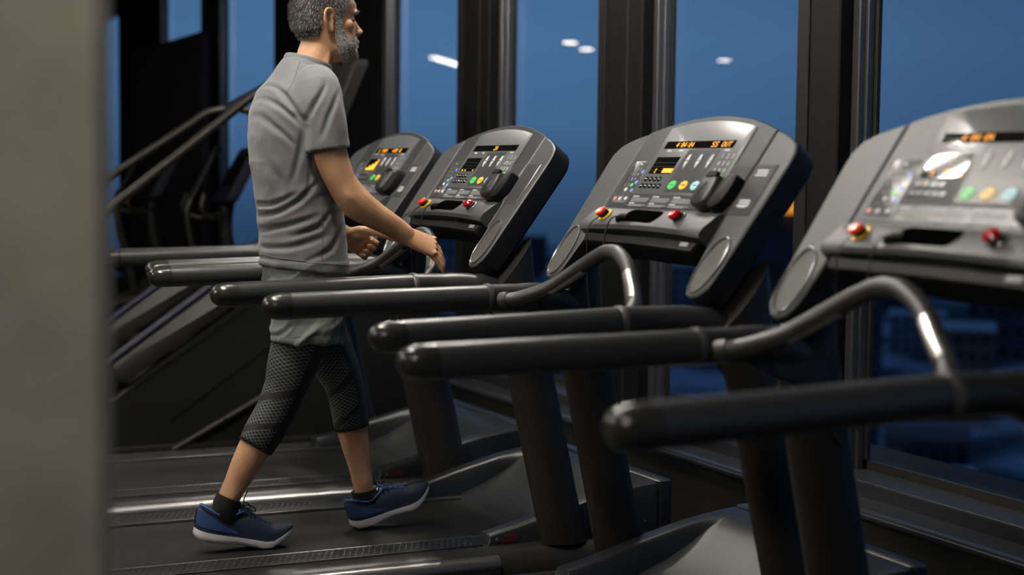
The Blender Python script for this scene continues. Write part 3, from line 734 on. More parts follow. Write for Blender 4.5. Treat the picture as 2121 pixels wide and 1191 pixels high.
g.ellipsoid((-.836, YM, 1.7955), (.010, .022, .006), seg=14); g.ellipsoid((-.837, YM, 1.785), (.010, .019, .006), seg=14)
g.ellipsoid((-.846, YM, 1.752), (.016, .024, .015), seg=14)
# ears
for s in (-1, 1):
    c = Vector((-.947, YM+s*.0735, 1.850))
    def ep(x, z, o): return c+Vector((x*.96-z*.10, s*(o), z+x*.08))
    hel = [ep(.010, .004, .006), ep(.016, .018, .010), ep(.014, .031, .014), ep(.003, .038, .019), ep(-.011, .035, .024), ep(-.019, .022, .028), ep(-.020, .006, .028), ep(-.016, -.010, .024), ep(-.010, -.021, .018), ep(-.002, -.031, .013), ep(.006, -.034, .010), ep(.011, -.027, .006), ep(.012, -.016, .004)]
    g.tube(catmull(hel, 4), .0040, 8, round_ends=True)
    g.tube(catmull([ep(.005, .024, .011), ep(-.007, .016, .015), ep(-.010, .0, .016), ep(-.005, -.013, .013), ep(.004, -.017, .009)], 4), .0032, 8, round_ends=True)
    # thin shell from the skull out to the rim
    for k in range(2, len(hel)-2):
        a, b_ = hel[k], hel[k+1]; m_ = (a+b_)/2
        for t in (.25, .5, .75, .95): g.ellipsoid(m_.lerp(ep(-.002, .0, -.002), 1-t), (.0068, .0034, .0068), seg=8, rn=6)
    g.ellipsoid(ep(.004, -.027, .009), (.0085, .0045, .0085), seg=12)
    g.ellipsoid(ep(.014, -.003, .003), (.005, .006, .008), seg=10)
# hands: palm + five fingers each
def hand(g, wrist, knuck, dn, side):
    """wrist, knuckle-row centre, palm normal (points out of the palm), side vector towards the index finger"""
    wv, kv = Vector(wrist), Vector(knuck); ax = (kv-wv); L = ax.length; ax.normalize()
    sv = Vector(side); sv = (sv-ax*sv.dot(ax)).normalized(); pn = Vector(dn); pn = (pn-ax*pn.dot(ax)-sv*pn.dot(sv)).normalized()
    return wv, kv, ax, sv, pn, L
def finger(g, p0, dirs, lens, r0):
    pts = [Vector(p0)]; rr = [r0*1.08]
    for k, (d_, l_) in enumerate(zip(dirs, lens)):
        d_ = Vector(d_).normalized(); pts.append(pts[-1]+d_*l_*.5); rr.append(r0*(.96-.07*k)); pts.append(pts[-1]+d_*l_*.5); rr.append(r0*(1.02-.09*k))
    rr[-1] = r0*.72
    g.tube(pts, rr, 12, round_ends=True); return pts
NAILS = []
# right hand, palm down over the bar
wv, kv, ax, sv, pn, L = hand(g, (-.735, .994, 1.184), (-.637, .996, 1.144), (-.3, .6, -.9), (.45, .75, .60))
rs = []
for t, hw, th in ((-.15, .032, .027), (.1, .034, .026), (.4, .041, .023), (.7, .045, .0205), (.95, .045, .0175), (1.05, .041, .013)):
    c = wv+ax*(L*t); rs.append([c+sv*(hw*math.cos(a))+pn*(th*math.sin(a)*(1.05 if math.sin(a) > 0 else .95)) for a in [2*PI*i/24 for i in range(24)]])
g.rings(rs)
def mixd(a, b_, c_): return ax*a+pn*b_+sv*c_
for off, ln, dd in ((.034, (.040, .025, .020), ((.72, .10, -.66), (.40, .06, -.9), (.05, .05, -1))), (.012, (.043, .027, .021), ((.74, .04, -.66), (.38, .02, -.92), (.0, .05, -1))),
                    (-.011, (.039, .025, .020), ((.74, -.02, -.68), (.42, 0, -.9), (.05, .05, -1))), (-.032, (.032, .021, .018), ((.72, -.05, -.70), (.55, .0, -.85), (.40, .08, -.9)))):
    f = finger(g, kv+sv*off-ax*.006+pn*(.002+abs(off)*.1), [Vector(q) for q in dd], ln, .0105 if off > -.03 else .0095)
    g.ellipsoid(kv+sv*off-pn*.007, (.0115, .0105, .009), seg=12)
finger(g, wv+ax*L*.42+sv*.034+pn*.006, [mixd(.55, .45, .55), mixd(.85, .5, .05), mixd(.9, .4, -.2)], (.040, .030, .024), .0105)
# left hand, thumb on top of the bar, palm facing inwards
wv, kv, ax, sv, pn, L = hand(g, (-.783, 1.432, 1.170), (-.705, 1.446, 1.128), (-.15, -1, -.45), (.35, -.25, 1))
rs = []
for t, hw, th in ((-.15, .029, .024), (.1, .030, .023), (.4, .037, .021), (.7, .041, .019), (.95, .041, .016), (1.05, .038, .012)):
    c = wv+ax*(L*t); rs.append([c+sv*(hw*math.cos(a))+pn*(th*math.sin(a)) for a in [2*PI*i/24 for i in range(24)]])
g.rings(rs)
for off, ln in ((.032, (.042, .026, .020)), (.011, (.045, .028, .021)), (-.011, (.041, .026, .020)), (-.031, (.033, .021, .017))):
    f = finger(g, kv+sv*off-ax*.004, [mixd(.45, .9, 0), mixd(-.6, .8, 0), mixd(-1, .1, 0)], ln, .0100)
    g.ellipsoid(kv+sv*off-pn*.008, (.0105, .0095, .008), seg=12)
g.tube(catmull([(-.760, 1.425, 1.172), (-.722, 1.414, 1.180), (-.685, 1.408, 1.176), (-.645, 1.405, 1.165), (-.612, 1.404, 1.152)], 4), [.020]*4+[.017]*4+[.0135]*4+[.0118]*4+[.0095], 14, round_ends=True)
g.ellipsoid((-.735, 1.418, 1.162), (.034, .022, .022), seg=14)
body = remesh(g, 'body', .0034, smooth=4, fac=.5); body.materials.append(MATS['skin'])
# sculpt: eye sockets, mouth line, temples, ankle bones, muscles
def gauss(me, c, d_, sig):
    c = rel(c); d_ = Vector(d_); sx_, sy_, sz_ = sig
    for v in me.vertices:
        q = v.co-c
        if abs(q.x) < 3*sx_ and abs(q.y) < 3*sy_ and abs(q.z) < 3*sz_:
            v.co += d_*math.exp(-.5*((q.x/sx_)**2+(q.y/sy_)**2+(q.z/sz_)**2))
for s in (-1, 1):
    gauss(body, (-.838, YM+s*.018, 1.868), (-.007, 0, 0), (.010, .008, .009))
    gauss(body, (-.845, YM+s*.030, 1.8725), (-.0035, 0, 0), (.012, .016, .0035))
    gauss(body, (-.848, YM+s*.033, 1.8555), (-.0030, 0, 0), (.012, .014, .0035))
    gauss(body, (-.875, YM+s*.058, 1.823), (0, -s*.006, 0), (.020, .02, .016))
    gauss(body, (-.880, YM+s*.068, 1.885), (0, -s*.005, 0), (.022, .02, .020))
gauss(body, (-.832, YM, 1.790), (-.003, 0, 0), (.008, .024, .002))
gauss(body, (-.885, 1.0, 1.315), (.006, -.004, .004), (.03, .03, .03))
gauss(body, (-.93, .93, 1.31), (-.008, -.004, -.004), (.018, .03, .018))
gauss(body, (-1.262, 1.083, .372), (0, -.006, 0), (.014, .02, .014)); gauss(body, (-.772, 1.222, .358), (0, -.006, 0), (.014, .02, .014))
gauss(body, (-1.19, 1.07, .40), (.0, -.006, 0), (.02, .03, .07))
body.update()
bo = add('body', body, man); tag(bo, 'tanned skin of face, neck, forearms, hands and calves')
# eyes
for s in (-1, 1):
    g = G(); g.ellipsoid((-.8585, YM+s*.0315, 1.8590), (.0122, .0125, .0100)); g.v = [tuple(rel(v)) for v in g.v]; g.obj('eye', 'eye', man)
# hair and beard: strands rooted on the head
dgv = [v.co+MB for v in body.vertices]
hfaces = [p for p in body.polygons if dgv[p.vertices[0]].z > 1.70 and abs(dgv[p.vertices[0]].y-YM) < .1 and dgv[p.vertices[0]].x > -1.06]
def inpoly(x, z, poly):
    c = False
    for i in range(len(poly)):
        x0, z0 = poly[i-1]; x1, z1 = poly[i]
        if (z0 > z) != (z1 > z) and x < (x1-x0)*(z-z0)/(z1-z0)+x0: c = not c
    return c
HAIRP = [(-1.07, 1.815), (-1.01, 1.797), (-.972, 1.803), (-.966, 1.84), (-.962, 1.872), (-.95, 1.893), (-.925, 1.893), (-.918, 1.868), (-.908, 1.868), (-.898, 1.885), (-.886, 1.90), (-.866, 1.925), (-.850, 1.948), (-.85, 2.0), (-1.07, 2.0)]
BEARDP = [(-.924, 1.89), (-.924, 1.845), (-.922, 1.80), (-.914, 1.775), (-.905, 1.757), (-.885, 1.735), (-.87, 1.70), (-.80, 1.70), (-.80, 1.814), (-.824, 1.818), (-.840, 1.8165), (-.852, 1.806), (-.858, 1.79), (-.872, 1.795), (-.886, 1.815), (-.898, 1.840), (-.904, 1.868), (-.908, 1.89)]
def strands(faces, poly, n, fn, name, base):
    cand = []
    for p in faces:
        c = p.center+MB
        if inpoly(c.x, c.z, poly) and not (abs(c.y-YM) > .0795 and 1.80 < c.z < 1.90): cand.append(p)
    g = G(); tot = sum(p.area for p in cand); 
    # thin base layer lying on the scalp
    idx = {}
    for p in cand:
        g.cm = 0; ids = []
        for vi in p.vertices:
            if vi not in idx:
                v = body.vertices[vi]; idx[vi] = len(g.v); g.v.append(tuple(v.co+v.normal*base))
            ids.append(idx[vi])
        g.face(ids)
    for p in cand:
        k = n*p.area/tot; k = int(k)+(random.random() < k-int(k))
        for _ in range(k):
            vs = [body.vertices[i].co for i in p.vertices]; a, b_ = random.random(), random.random()
            q = vs[0].lerp(vs[1], a).lerp(vs[-1].lerp(vs[2], a), b_); nrm = p.normal
            d_, ln, wd, mi = fn(q+MB, nrm); g.cm = mi
            sd = d_.cross(nrm)
            if sd.length < 1e-3: sd = Vector((1, 0, 0))
            sd.normalize(); q0 = q+nrm*.0002; m_ = q+d_*ln*.55+nrm*ln*.12; e_ = q+d_*ln
            b0 = len(g.v); g.v += [tuple(q0-sd*wd), tuple(q0+sd*wd), tuple(m_+sd*wd*.8), tuple(m_-sd*wd*.8), tuple(e_)]
            g.face((b0, b0+1, b0+2, b0+3)); g.face((b0+3, b0+2, b0+4))
    me = bpy.data.meshes.new(name); me.from_pydata(g.v, [], g.f); me.update()
    for m_ in ('hair_dark', 'hair_mid', 'hair_white'): me.materials.append(MATS[m_])
    me.polygons.foreach_set('material_index', g.m); return add(name, me, man)
def hairfn(p, n):
    dwn = Vector((-.25, 0, -1)) if p.z < 1.93 else Vector((.6, 0, -.1))
    d_ = (n*.75+dwn*.75+Vector((random.uniform(-.4, .4), random.uniform(-.4, .4), random.uniform(-.3, .3)))).normalized()
    gr = .22+.25*max(0, (p.x+.96)/.1)+.18*max(0, (1.86-p.z)/.06)*0
    r = random.random(); mi = 2 if r < gr*.5 else (1 if r < gr*.5+.36 else 0)
    ln = .016 if p.z > 1.83 else .009
    return d_, ln*random.uniform(.7, 1.3), .00055, mi
def beardfn(p, n):
    d_ = (n*.7+Vector((.25, 0, -.9))+Vector((random.uniform(-.55, .55), random.uniform(-.5, .5), random.uniform(-.4, .4)))).normalized()
    ch = max(0, 1-abs(p.z-1.768)/.022)*max(0, 1-abs(p.x+.868)/.045)
    r = random.random(); mi = 2 if r < .66-.58*ch else (1 if r < .88-.40*ch else 0)
    low = p.z < 1.775
    return d_, (.012 if low else (.010 if p.z < 1.815 else .006))*random.uniform(.65, 1.25), .00055, mi
strands(hfaces, HAIRP, 20000, hairfn, 'hair', .002)
strands(hfaces, BEARDP, 12000, beardfn, 'beard', .0012)
# eyebrows
g = G()
for s in (-1, 1):
    for i in range(160):
        t = random.random(); p = rel((-.8310-.020*t*t+.004*t, YM+s*(.012+.038*t), 1.887+.004*math.sin(PI*t)-.004*t+random.uniform(-.0028, .0028)))
        d_ = Vector((.25, s*.8, random.uniform(-.5, .4))).normalized(); q = p+d_*.008+Vector((.003, 0, 0)); b0 = len(g.v)
        g.v += [tuple(p+Vector((0, 0, .0005))), tuple(p-Vector((0, 0, .0005))), tuple(q)]; g.cm = random.choice((0, 0, 1)); g.face((b0, b0+1, b0+2))
me = bpy.data.meshes.new('eyebrows'); me.from_pydata(g.v, [], g.f); me.materials.append(MATS['hair_dark']); me.materials.append(MATS['hair_mid']); me.polygons.foreach_set('material_index', g.m); add('eyebrows', me, man)

# ---- T-shirt
def folds(me, fn):
    nr = [v.normal.copy() for v in me.vertices]
    for v, n_ in zip(me.vertices, nr): v.co += n_*fn(v.co+MB)
    me.update()
def ridge(p, sc_, seed):
    q = Vector((p.x*sc_[0]+seed, p.y*sc_[1], p.z*sc_[2])); n_ = noise.noise(q); return 1-abs(n_)*2
g = G()
st = [(1.068, -1.002, .131, .186), (1.10, -1.003, .131, .186), (1.18, -1.008, .128, .182), (1.28, -1.018, .128, .184), (1.38, -1.028, .134, .193), (1.48, -1.035, .136, .206), (1.56, -1.032, .132, .214), (1.615, -1.022, .118, .206), (1.655, -1.008, .098, .17), (1.69, -.995, .084, .125), (1.712, -.990, .076, .088), (1.722, -.988, .071, .077)]
g.rings([sell((cx, YM, z), a, b_, 40, 2.25, tilt=(-.12 if z < 1.12 else (-.05 if z < 1.6 else (-.30 if z > 1.68 else -.15)))) for z, cx, a, b_ in st])
for arm, s in ((R_ARM, -1), (L_ARM, 1)):
    a = [Vector(p[:3]) for p in arm]
    sl = smoothlimb([(-1.000, YM+s*.10, 1.652, .060), (-1.012, YM+s*.165, 1.632, .072), (a[0].x-.008, a[0].y+s*.006, 1.585, .073), (a[1].x-.004, a[1].y+s*.004, a[1].z, .068), (a[2].x-.008, a[2].y, a[2].z+.015, .0655)], 4)
    g.tube([p[:3] for p in sl], [p[3] for p in sl], 24)
shirt = remesh(g, 'tshirt', .0042, smooth=5, fac=.5)
def uvz(u, v): return (-.997+(u-672)/625., 1.631-(v-185)/673.)
CREASE = [([(588, 445), (625, 415), (662, 372)], .0065, .011), ([(556, 492), (591, 473), (660, 446)], .006, .011), ([(614, 490), (664, 468), (692, 432)], .006, .010),
          ([(545, 428), (587, 424), (622, 398)], .005, .010), ([(560, 520), (610, 512), (680, 488)], .005, .012), ([(640, 540), (690, 515), (718, 470)], .005, .011),
          ([(586, 160), (596, 191), (618, 242), (630, 256)], .0075, .009), ([(574, 200), (598, 232), (630, 268)], .006, .009), ([(560, 225), (580, 262), (612, 300)], .004, .010),
          ([(664, 176), (638, 220), (627, 250)], .007, .009), ([(690, 190), (664, 240), (650, 285)], .0045, .010), ([(716, 188), (723, 230), (726, 280)], .005, .009),
          ([(628, 260), (622, 320), (612, 380)], .005, .011), ([(640, 300), (646, 350), (640, 400)], .004, .010), ([(700, 165), (712, 190), (716, 215)], .004, .008),
          ([(540, 300), (552, 350), (556, 400)], .004, .014), ([(536, 460), (570, 452), (604, 436)], .005, .010), ([(660, 410), (690, 392), (712, 360)], .005, .010), ([(575, 330), (592, 372), (598, 410)], .0035, .012)]
CREASE = [([Vector(uvz(*q)) for q in c], a, w_) for c, a, w_ in CREASE]
def seg_d(q, a, b_, k):
    ab = b_-a; t = max(0, min(1, (q-a).dot(ab)/ab.length_squared)); return (q-(a+ab*t)).length, k+t
def sfold(p):
    d_ = 0.; near = max(0, min(1, (1.24-p.y)/.06))
    if near > 0:
        q = Vector((p.x, p.z))
        for c, a, w_ in CREASE:
            r, tp = min(seg_d(q, c[k], c[k+1], k) for k in range(len(c)-1)); a = a*math.sin(PI*min(1., max(0., tp/(len(c)-1)))*.92+.12)**.8
            w_ = w_*.78
            if r < 4*w_: d_ -= near*a*1.45*(1-.55*(r/w_)**2)*math.exp(-.5*(r/w_)**2)
    lower = max(0, min(1, (1.52-p.z)/.16))
    k2 = ridge(Vector((p.x*.8+p.z*.62, p.y, p.z*.8-p.x*.6)), (5.5, 3.5, 17.0), 9.3)
    d_ += (lower*.003+.001)*max(0, k2-.3)
    k3 = noise.noise(Vector((p.x*26, p.y*26, p.z*20))); d_ += .0010*k3
    if p.z < 1.098: d_ += .0022
    return d_
folds(shirt, sfold); shirt.materials.append(MATS['shirt']); so = add('tshirt', shirt, man); tag(so, 'heather grey short-sleeved T-shirt')
bv = BVHTree.FromObject(so, bpy.context.evaluated_depsgraph_get())
def seam(pts, name, par, r=.0012, bvh=None):
    """thin cord that follows the cloth: project points onto it"""
    out = []
    for p in catmull(pts, 8):
        q = rel(p); h = (bvh or bv).find_nearest(q)
        out.append(h[0]+h[1]*.0003 if h[0] is not None else q)
    g = G(); g.tube(out, r, 6); return g.obj(name, 'seam', par)
seam([(-1.045, 1.10, 1.735), (-1.08, 1.05, 1.66), (-1.105, 1.025, 1.61)], 'raglan_seam', so)
seam([(-.96, 1.10, 1.72), (-.93, 1.03, 1.65), (-.91, .99, 1.56), (-.905, .98, 1.52)], 'raglan_seam', so)
hem = [(-1.0+.145*math.cos(t), YM+.195*math.sin(t), 1.098-.12*.131*math.cos(t)) for t in [2*PI*k/28 for k in range(29)]]
seam(hem, 'hem_seam', so, .0011)
seam([(-1.0, .985, 1.38), (-1.0, .99, 1.30), (-1.0, 1.0, 1.10)], 'side_seam', so, .001)
a2 = Vector(R_ARM[2][:3]); ax_ = (Vector(R_ARM[2][:3])-Vector(R_ARM[1][:3])).normalized()
for arm in (R_ARM, L_ARM):
    p1, p2 = Vector(arm[1][:3]), Vector(arm[2][:3]); axx = (p2-p1).normalized(); c = p2-axx*.004; u_ = Vector((1, 0, 0)); u_ = (u_-axx*u_.dot(axx)).normalized(); w_ = axx.cross(u_)
    seam([tuple(c+(u_*math.cos(t)+w_*math.sin(t))*.068) for t in [2*PI*k/20 for k in range(21)]], 'sleeve_seam', so, .0011)
# collar band
cr_ = [(-.988+.072*math.cos(t), YM+.078*math.sin(t), 1.721-.30*.071*math.cos(t)) for t in [2*PI*k/32 for k in range(32)]]
g = G(); g.tube([tuple(rel(p)) for p in cr_], (.0105, .0042), 10, closed=True); g.obj('collar', 'shirt', so)

# ---- shorts
g = G()
g.rings([sell((-1.0, YM, z), a, b_, 36, 2.3) for z, a, b_ in ((.93, .118, .182), (.98, .122, .186), (1.04, .122, .182), (1.10, .118, .176))])
for s, x0, x1, sl in ((-1, -1.012, -1.030, .0), (1, -.985, -.955, .0)):
    y = YM+s*.088
    g.rings([sell((x0, y, 1.0), .112, .096, 28, 2.3), sell(((x0+x1)/2, y+s*.004, .93), .108, .099, 28, 2.3), sell((x1, y+s*.006, .846), .106, .100, 28, 2.3, tilt=-.04)])
sh = remesh(g, 'shorts', .0046, smooth=4)
def shf(p):
    k = ridge(p, (7, 5, 9), 21.); k2 = ridge(Vector((p.x+p.z*.5, p.y, p.z-p.x*.5)), (5, 6, 13), 4.4)
    k4 = ridge(Vector((p.x*.7+p.z*.7, p.y, p.z*.7-p.x*.7)), (9, 7, 20), 14.2); d_ = .010*max(0, k-.3)+.011*max(0, k2-.35)+.006*max(0, k4-.4)-.005
    if p.z < .868: d_ += .0018
    return d_
folds(sh, shf); sh.materials.append(MATS['shorts']); sho = add('shorts', sh, man); tag(sho, 'loose grey-green running shorts')
bs = BVHTree.FromObject(sho, bpy.context.evaluated_depsgraph_get())
seam([(-1.13, 1.04, .87), (-1.03, 1.0, .868), (-.93, 1.05, .866)], 'hem_seam', sho, .0011, bs)
seam([(-.965, 1.0, 1.08), (-.955, .99, .97), (-.96, 1.0, .86)], 'side_seam', sho, .0011, bs)
g = G(); g.prism(rounded(ccw([(-.935, .93), (-.905, .93), (-.900, .86), (-.908, .828), (-.925, .845)]), .006, 3), lambda a, b_, o: tuple(rel((a, 1.075+o+(a+.92)*.3, b_))), [(-.004, .001), (0, 0), (.003, .001)]); g.obj('hem_flap', 'shorts', sho)

# ---- tights with printed net
for leg, s, hemk in ((R_LEG, -1, 5.55), (L_LEG, 1, 5.2)):
    pts = smoothlimb(leg, 6); kmax = int(hemk*6); pts = [(p[0], p[1], p[2], p[3]+.0045) for p in pts[4:kmax+1]]
    n = 32; P = [Vector(p[:3]) for p in pts]; rs = []; Vd = [0.]
    for i in range(1, len(P)): Vd.append(Vd[-1]+(P[i]-P[i-1]).length)
    tops = []
    for i, p in enumerate(P):
        t = (P[min(i+1, len(P)-1)]-P[max(i-1, 0)]).normalized(); a = Vector((0, -1, 0)); a = (a-t*a.dot(t)).normalized(); b_ = t.cross(a); r = pts[i][3]*(1.0 if i < len(P)-1 else 1.01)
        rs.append([rel(p)+a*(r*math.cos(q))+b_*(r*math.sin(q)) for q in [2*PI*k/n for k in range(n+1)]])
    me = bpy.data.meshes.new('tights_leg'); vs = [tuple(v) for r in rs for v in r]; fs = []
    for i in range(len(rs)-1):
        for k in range(n): fs.append((i*(n+1)+k, i*(n+1)+k+1, (i+1)*(n+1)+k+1, (i+1)*(n+1)+k))
    b0 = len(vs); r = rs[-1]; c = sum((Vector(q) for q in r[:-1]), Vector())/n
    inner = [c+(q-c)*.90-(P[-1]-P[-2]).normalized()*.004 for q in r]; vs += [tuple(q) for q in inner]
    for k in range(n): fs.append(((len(rs)-1)*(n+1)+k, (len(rs)-1)*(n+1)+k+1, b0+k+1, b0+k))
    me.from_pydata(vs, [], fs); uvl = me.uv_layers.new(name='UVMap')
    for poly in me.polygons:
        for li in poly.loop_indices:
            vi = me.loops[li].vertex_index
            if vi < b0:
                i, k = divmod(vi, n+1); kk = k if k <= n/2 else k-n
                if k > n/2 and any(me.loops[q].vertex_index % (n+1) == int(n/2) for q in poly.loop_indices): pass
                ang = (2*PI*k/n); ang = ang if ang <= PI+1e-6 else ang-2*PI
                uvl.data[li].uv = (-ang*.062, Vd[i])
            else: uvl.data[li].uv = (.5, 0)
    me.materials.append(MATS['tights']); me.polygons.foreach_set('use_smooth', [True]*len(me.polygons))
    bm = bmesh.new(); bm.from_mesh(me); bmesh.ops.recalc_face_normals(bm, faces=bm.faces); bm.to_mesh(me); bm.free()
    o = add('tights_leg', me, man); tag(o, 'black running tights with printed net pattern')
    g = G(); tt = (P[-1]-P[-2]).normalized(); rr = pts[-1][3]
    g.tube([tuple(rel(P[-1]-tt*.012)), tuple(rel(P[-1]-tt*.010)), tuple(rel(P[-1]-tt*.009))], [rr*1.01, rr*1.022, rr*1.01], 28); g.obj('hem_band', 'sock', o)
# ---- socks
for leg, y, sh_ in ((R_LEG, 1.118, -.0), (L_LEG, 1.255, 0)):
    p = [Vector(q[:3]) for q in leg[-3:]]; d_ = (p[2]-p[0]).normalized()
    top = p[1]-d_*.012 if leg is R_LEG else p[1]+Vector((0, 0, -.018))
    g = G(); g.tube([tuple(rel(q)) for q in (top, top+d_*.02, p[2]+Vector((.004, 0, -.004)), p[2]+Vector((.016, 0, -.03)))], [.040, .0415, .042, .036], 24); g.obj('sock', 'sock', man)

# ---- shoes
def shoe(origin, pitch, flex, yaw, label, sc_=1.):
    """origin = ball of the sole on the belt; pitch: heel raised (+) / toe raised (-); flex = toe bend"""
    e = empty('shoe', (0, 0, 0)); e.parent = man
    o = Vector(origin)-MB
    def X(l, w_, h):                                     # l from heel 0 .. toe .300; ball at .205
        x, z = (l-.205)*sc_, h*(1+(sc_-1)*.6)
        if x > 0 and flex: a = flex*min(1, x/.06); x, z = x*math.cos(a), z+x*math.sin(a)
        c, s_ = math.cos(pitch), math.sin(pitch); x, z = x*c-z*s_*-1 if 0 else x*c+z*s_, -x*s_+z*c
        cy, sy = math.cos(yaw), math.sin(yaw)
        return tuple(o+Vector((x*cy-w_*sy, x*sy+w_*cy, z)))
    ST = [0, .012, .03, .06, .09, .12, .15, .18, .205, .23, .255, .275, .29, .298, .302]
    wid = [.012, .026, .0325, .036, .036, .0355, .037, .041, .0445, .0455, .043, .037, .028, .017, .006]
    top = [.098, .105, .104, .086, .080, .094, .097, .088, .077, .066, .057, .051, .044, .038, .033]
    bot = [.018, .006, .002, .000, .002, .005, .005, .002, .000, .001, .004, .009, .015, .020, .024]
    s1 = [.038, .034, .031, .029, .028, .0275, .026, .025, .024, .0235, .024, .0265, .029, .030, .031]   # top of white sole
    s2 = [.052, .049, .046, .043, .041, .039, .037, .035, .034, .033, .033, .034, .035, .0345, .034]      # top of navy band
    def band(lo, hi, k, m, nm, flare=0.):
        g = G(); rs = []
        for i, l in enumerate(ST):
            w_ = wid[i]*k+flare; n = 6; r = []
            L0, H0 = lo[i], hi[i]
            if nm == 'sole': prof = [(.80, L0), (.97, L0+.004), (1.0, (L0+H0)/2), (.97, H0)]
            else: prof = [(1.0, L0), (.99, (L0+H0)/2), (.965, H0)]
            r = [X(l, w_*a, h) for a, h in prof]+[X(l, -w_*a, h) for a, h in prof[::-1]]; rs.append(r)
        g.rings(rs); return g.obj(nm, m, e, sharp=50)
    band(bot, s1, 1.06, 'shoe_sole', 'sole'); band(s1, s2, 1.0, 'shoe_band', 'midsole_band')
    # upper
    g = G(); rs = []
    for i, l in enumerate(ST):
        w_ = wid[i]*.975; H0, H1 = s2[i]-.004, top[i]; op = .060 < 0
        r = []; tw = (.62 if l < .11 else .40 if l < .16 else .45 if l < .22 else .55)
        for t in range(13):
            a = PI*t/12; y = math.cos(a); hz = math.sin(a)
            r.append(X(l, w_*(abs(y)**.75)*(1 if y > 0 else -1), H0+(H1-H0)*hz**.72))
        rs.append(r)
    g.rings(rs); g.obj('upper', 'shoe_navy', e, sharp=60)
    # heel counter panel
    g = G(); rs = []
    for i, (l, h) in enumerate(zip(ST[:6], (.093, .092, .080, .064, .052, .044))):
        w_ = wid[i]*1.0+.0008; r = []
        H0, H1 = s2[i]-.003, h
        for a, hh in ((1.0, H0), (.985, H0+(H1-H0)*.5), (.93 if i > 1 else .85, H1)): r.append(X(l-.0015*(i < 2), w_*a, hh))
        r += [X(l-.0015*(i < 2), -w_*a, hh) for a, hh in ((.93 if i > 1 else .85, H1), (.985, H0+(H1-H0)*.5), (1.0, H0))]
        rs.append(r)
    g.rings(rs, cap=False, closed=False); hc = g.obj('heel_counter', 'shoe_blue', e)
    # collar edge
    ce = [(.004, 0, .107), (.012, .020, .106), (.030, .0275, .099), (.055, .0305, .087), (.080, .0305, .084), (.105, .0285, .093), (.125, .024, .103), (.132, .010, .108)]
    cp = [X(*q) for q in ce]+[X(a, -b_, c) for a, b_, c in ce[::-1][:-1]]
    g = G(); g.tube([tuple(q) for q in catmull([Vector(q) for q in cp+[cp[0]]], 4)], .0030, 8); g.obj('collar_edge', 'shoe_edge', e)
    g = G(); g.rings([[X(l, w_*math.cos(a), h+.012*math.sin(a)) for a in [PI*k/8 for k in range(9)]]+[X(l+.003, w_*math.cos(a), h-.004+.012*math.sin(a)) for a in [PI-PI*k/8 for k in range(9)]] for l, w_, h in ((.118, .018, .118), (.132, .020, .104), (.155, .021, .092), (.19, .020, .078), (.215, .017, .066))]); g.obj('tongue', 'shoe_blue', e)
    # laces
    for k in range(6):
        l = .132+k*.0165; h = .1015-.0052*k-.0004*k*k; g = G()
        g.tube([X(l, .027, h-.013), X(l+.004, .016, h+.0045), X(l+.006, 0, h+.008), X(l+.004, -.016, h+.0045), X(l, -.027, h-.013)], .0022, 6); g.obj('lace', 'lace', e)
    for s_ in (-1, 1):
        g = G(); g.tube(catmull([Vector(X(.130, 0, .112)), Vector(X(.138, s_*.020, .125)), Vector(X(.158, s_*.034, .118)), Vector(X(.160, s_*.026, .108)), Vector(X(.134, 0, .111))], 4), .0018, 6); g.obj('lace_bow', 'lace', e)
    g = G(); g.tube(catmull([Vector(X(.132, -.004, .112)), Vector(X(.128, -.008, .14)), Vector(X(.134, -.010, .165))], 4), .0017, 6); g.obj('lace_end', 'lace', e)
    return tag(e, label)
shoe((-1.165, 1.118, .2015), .185, .45, 0., 'navy running shoe with raised heel', 1.07)
shoe((-.618, 1.255, .252), -.27, .30, .05, 'navy running shoe landing on its heel')
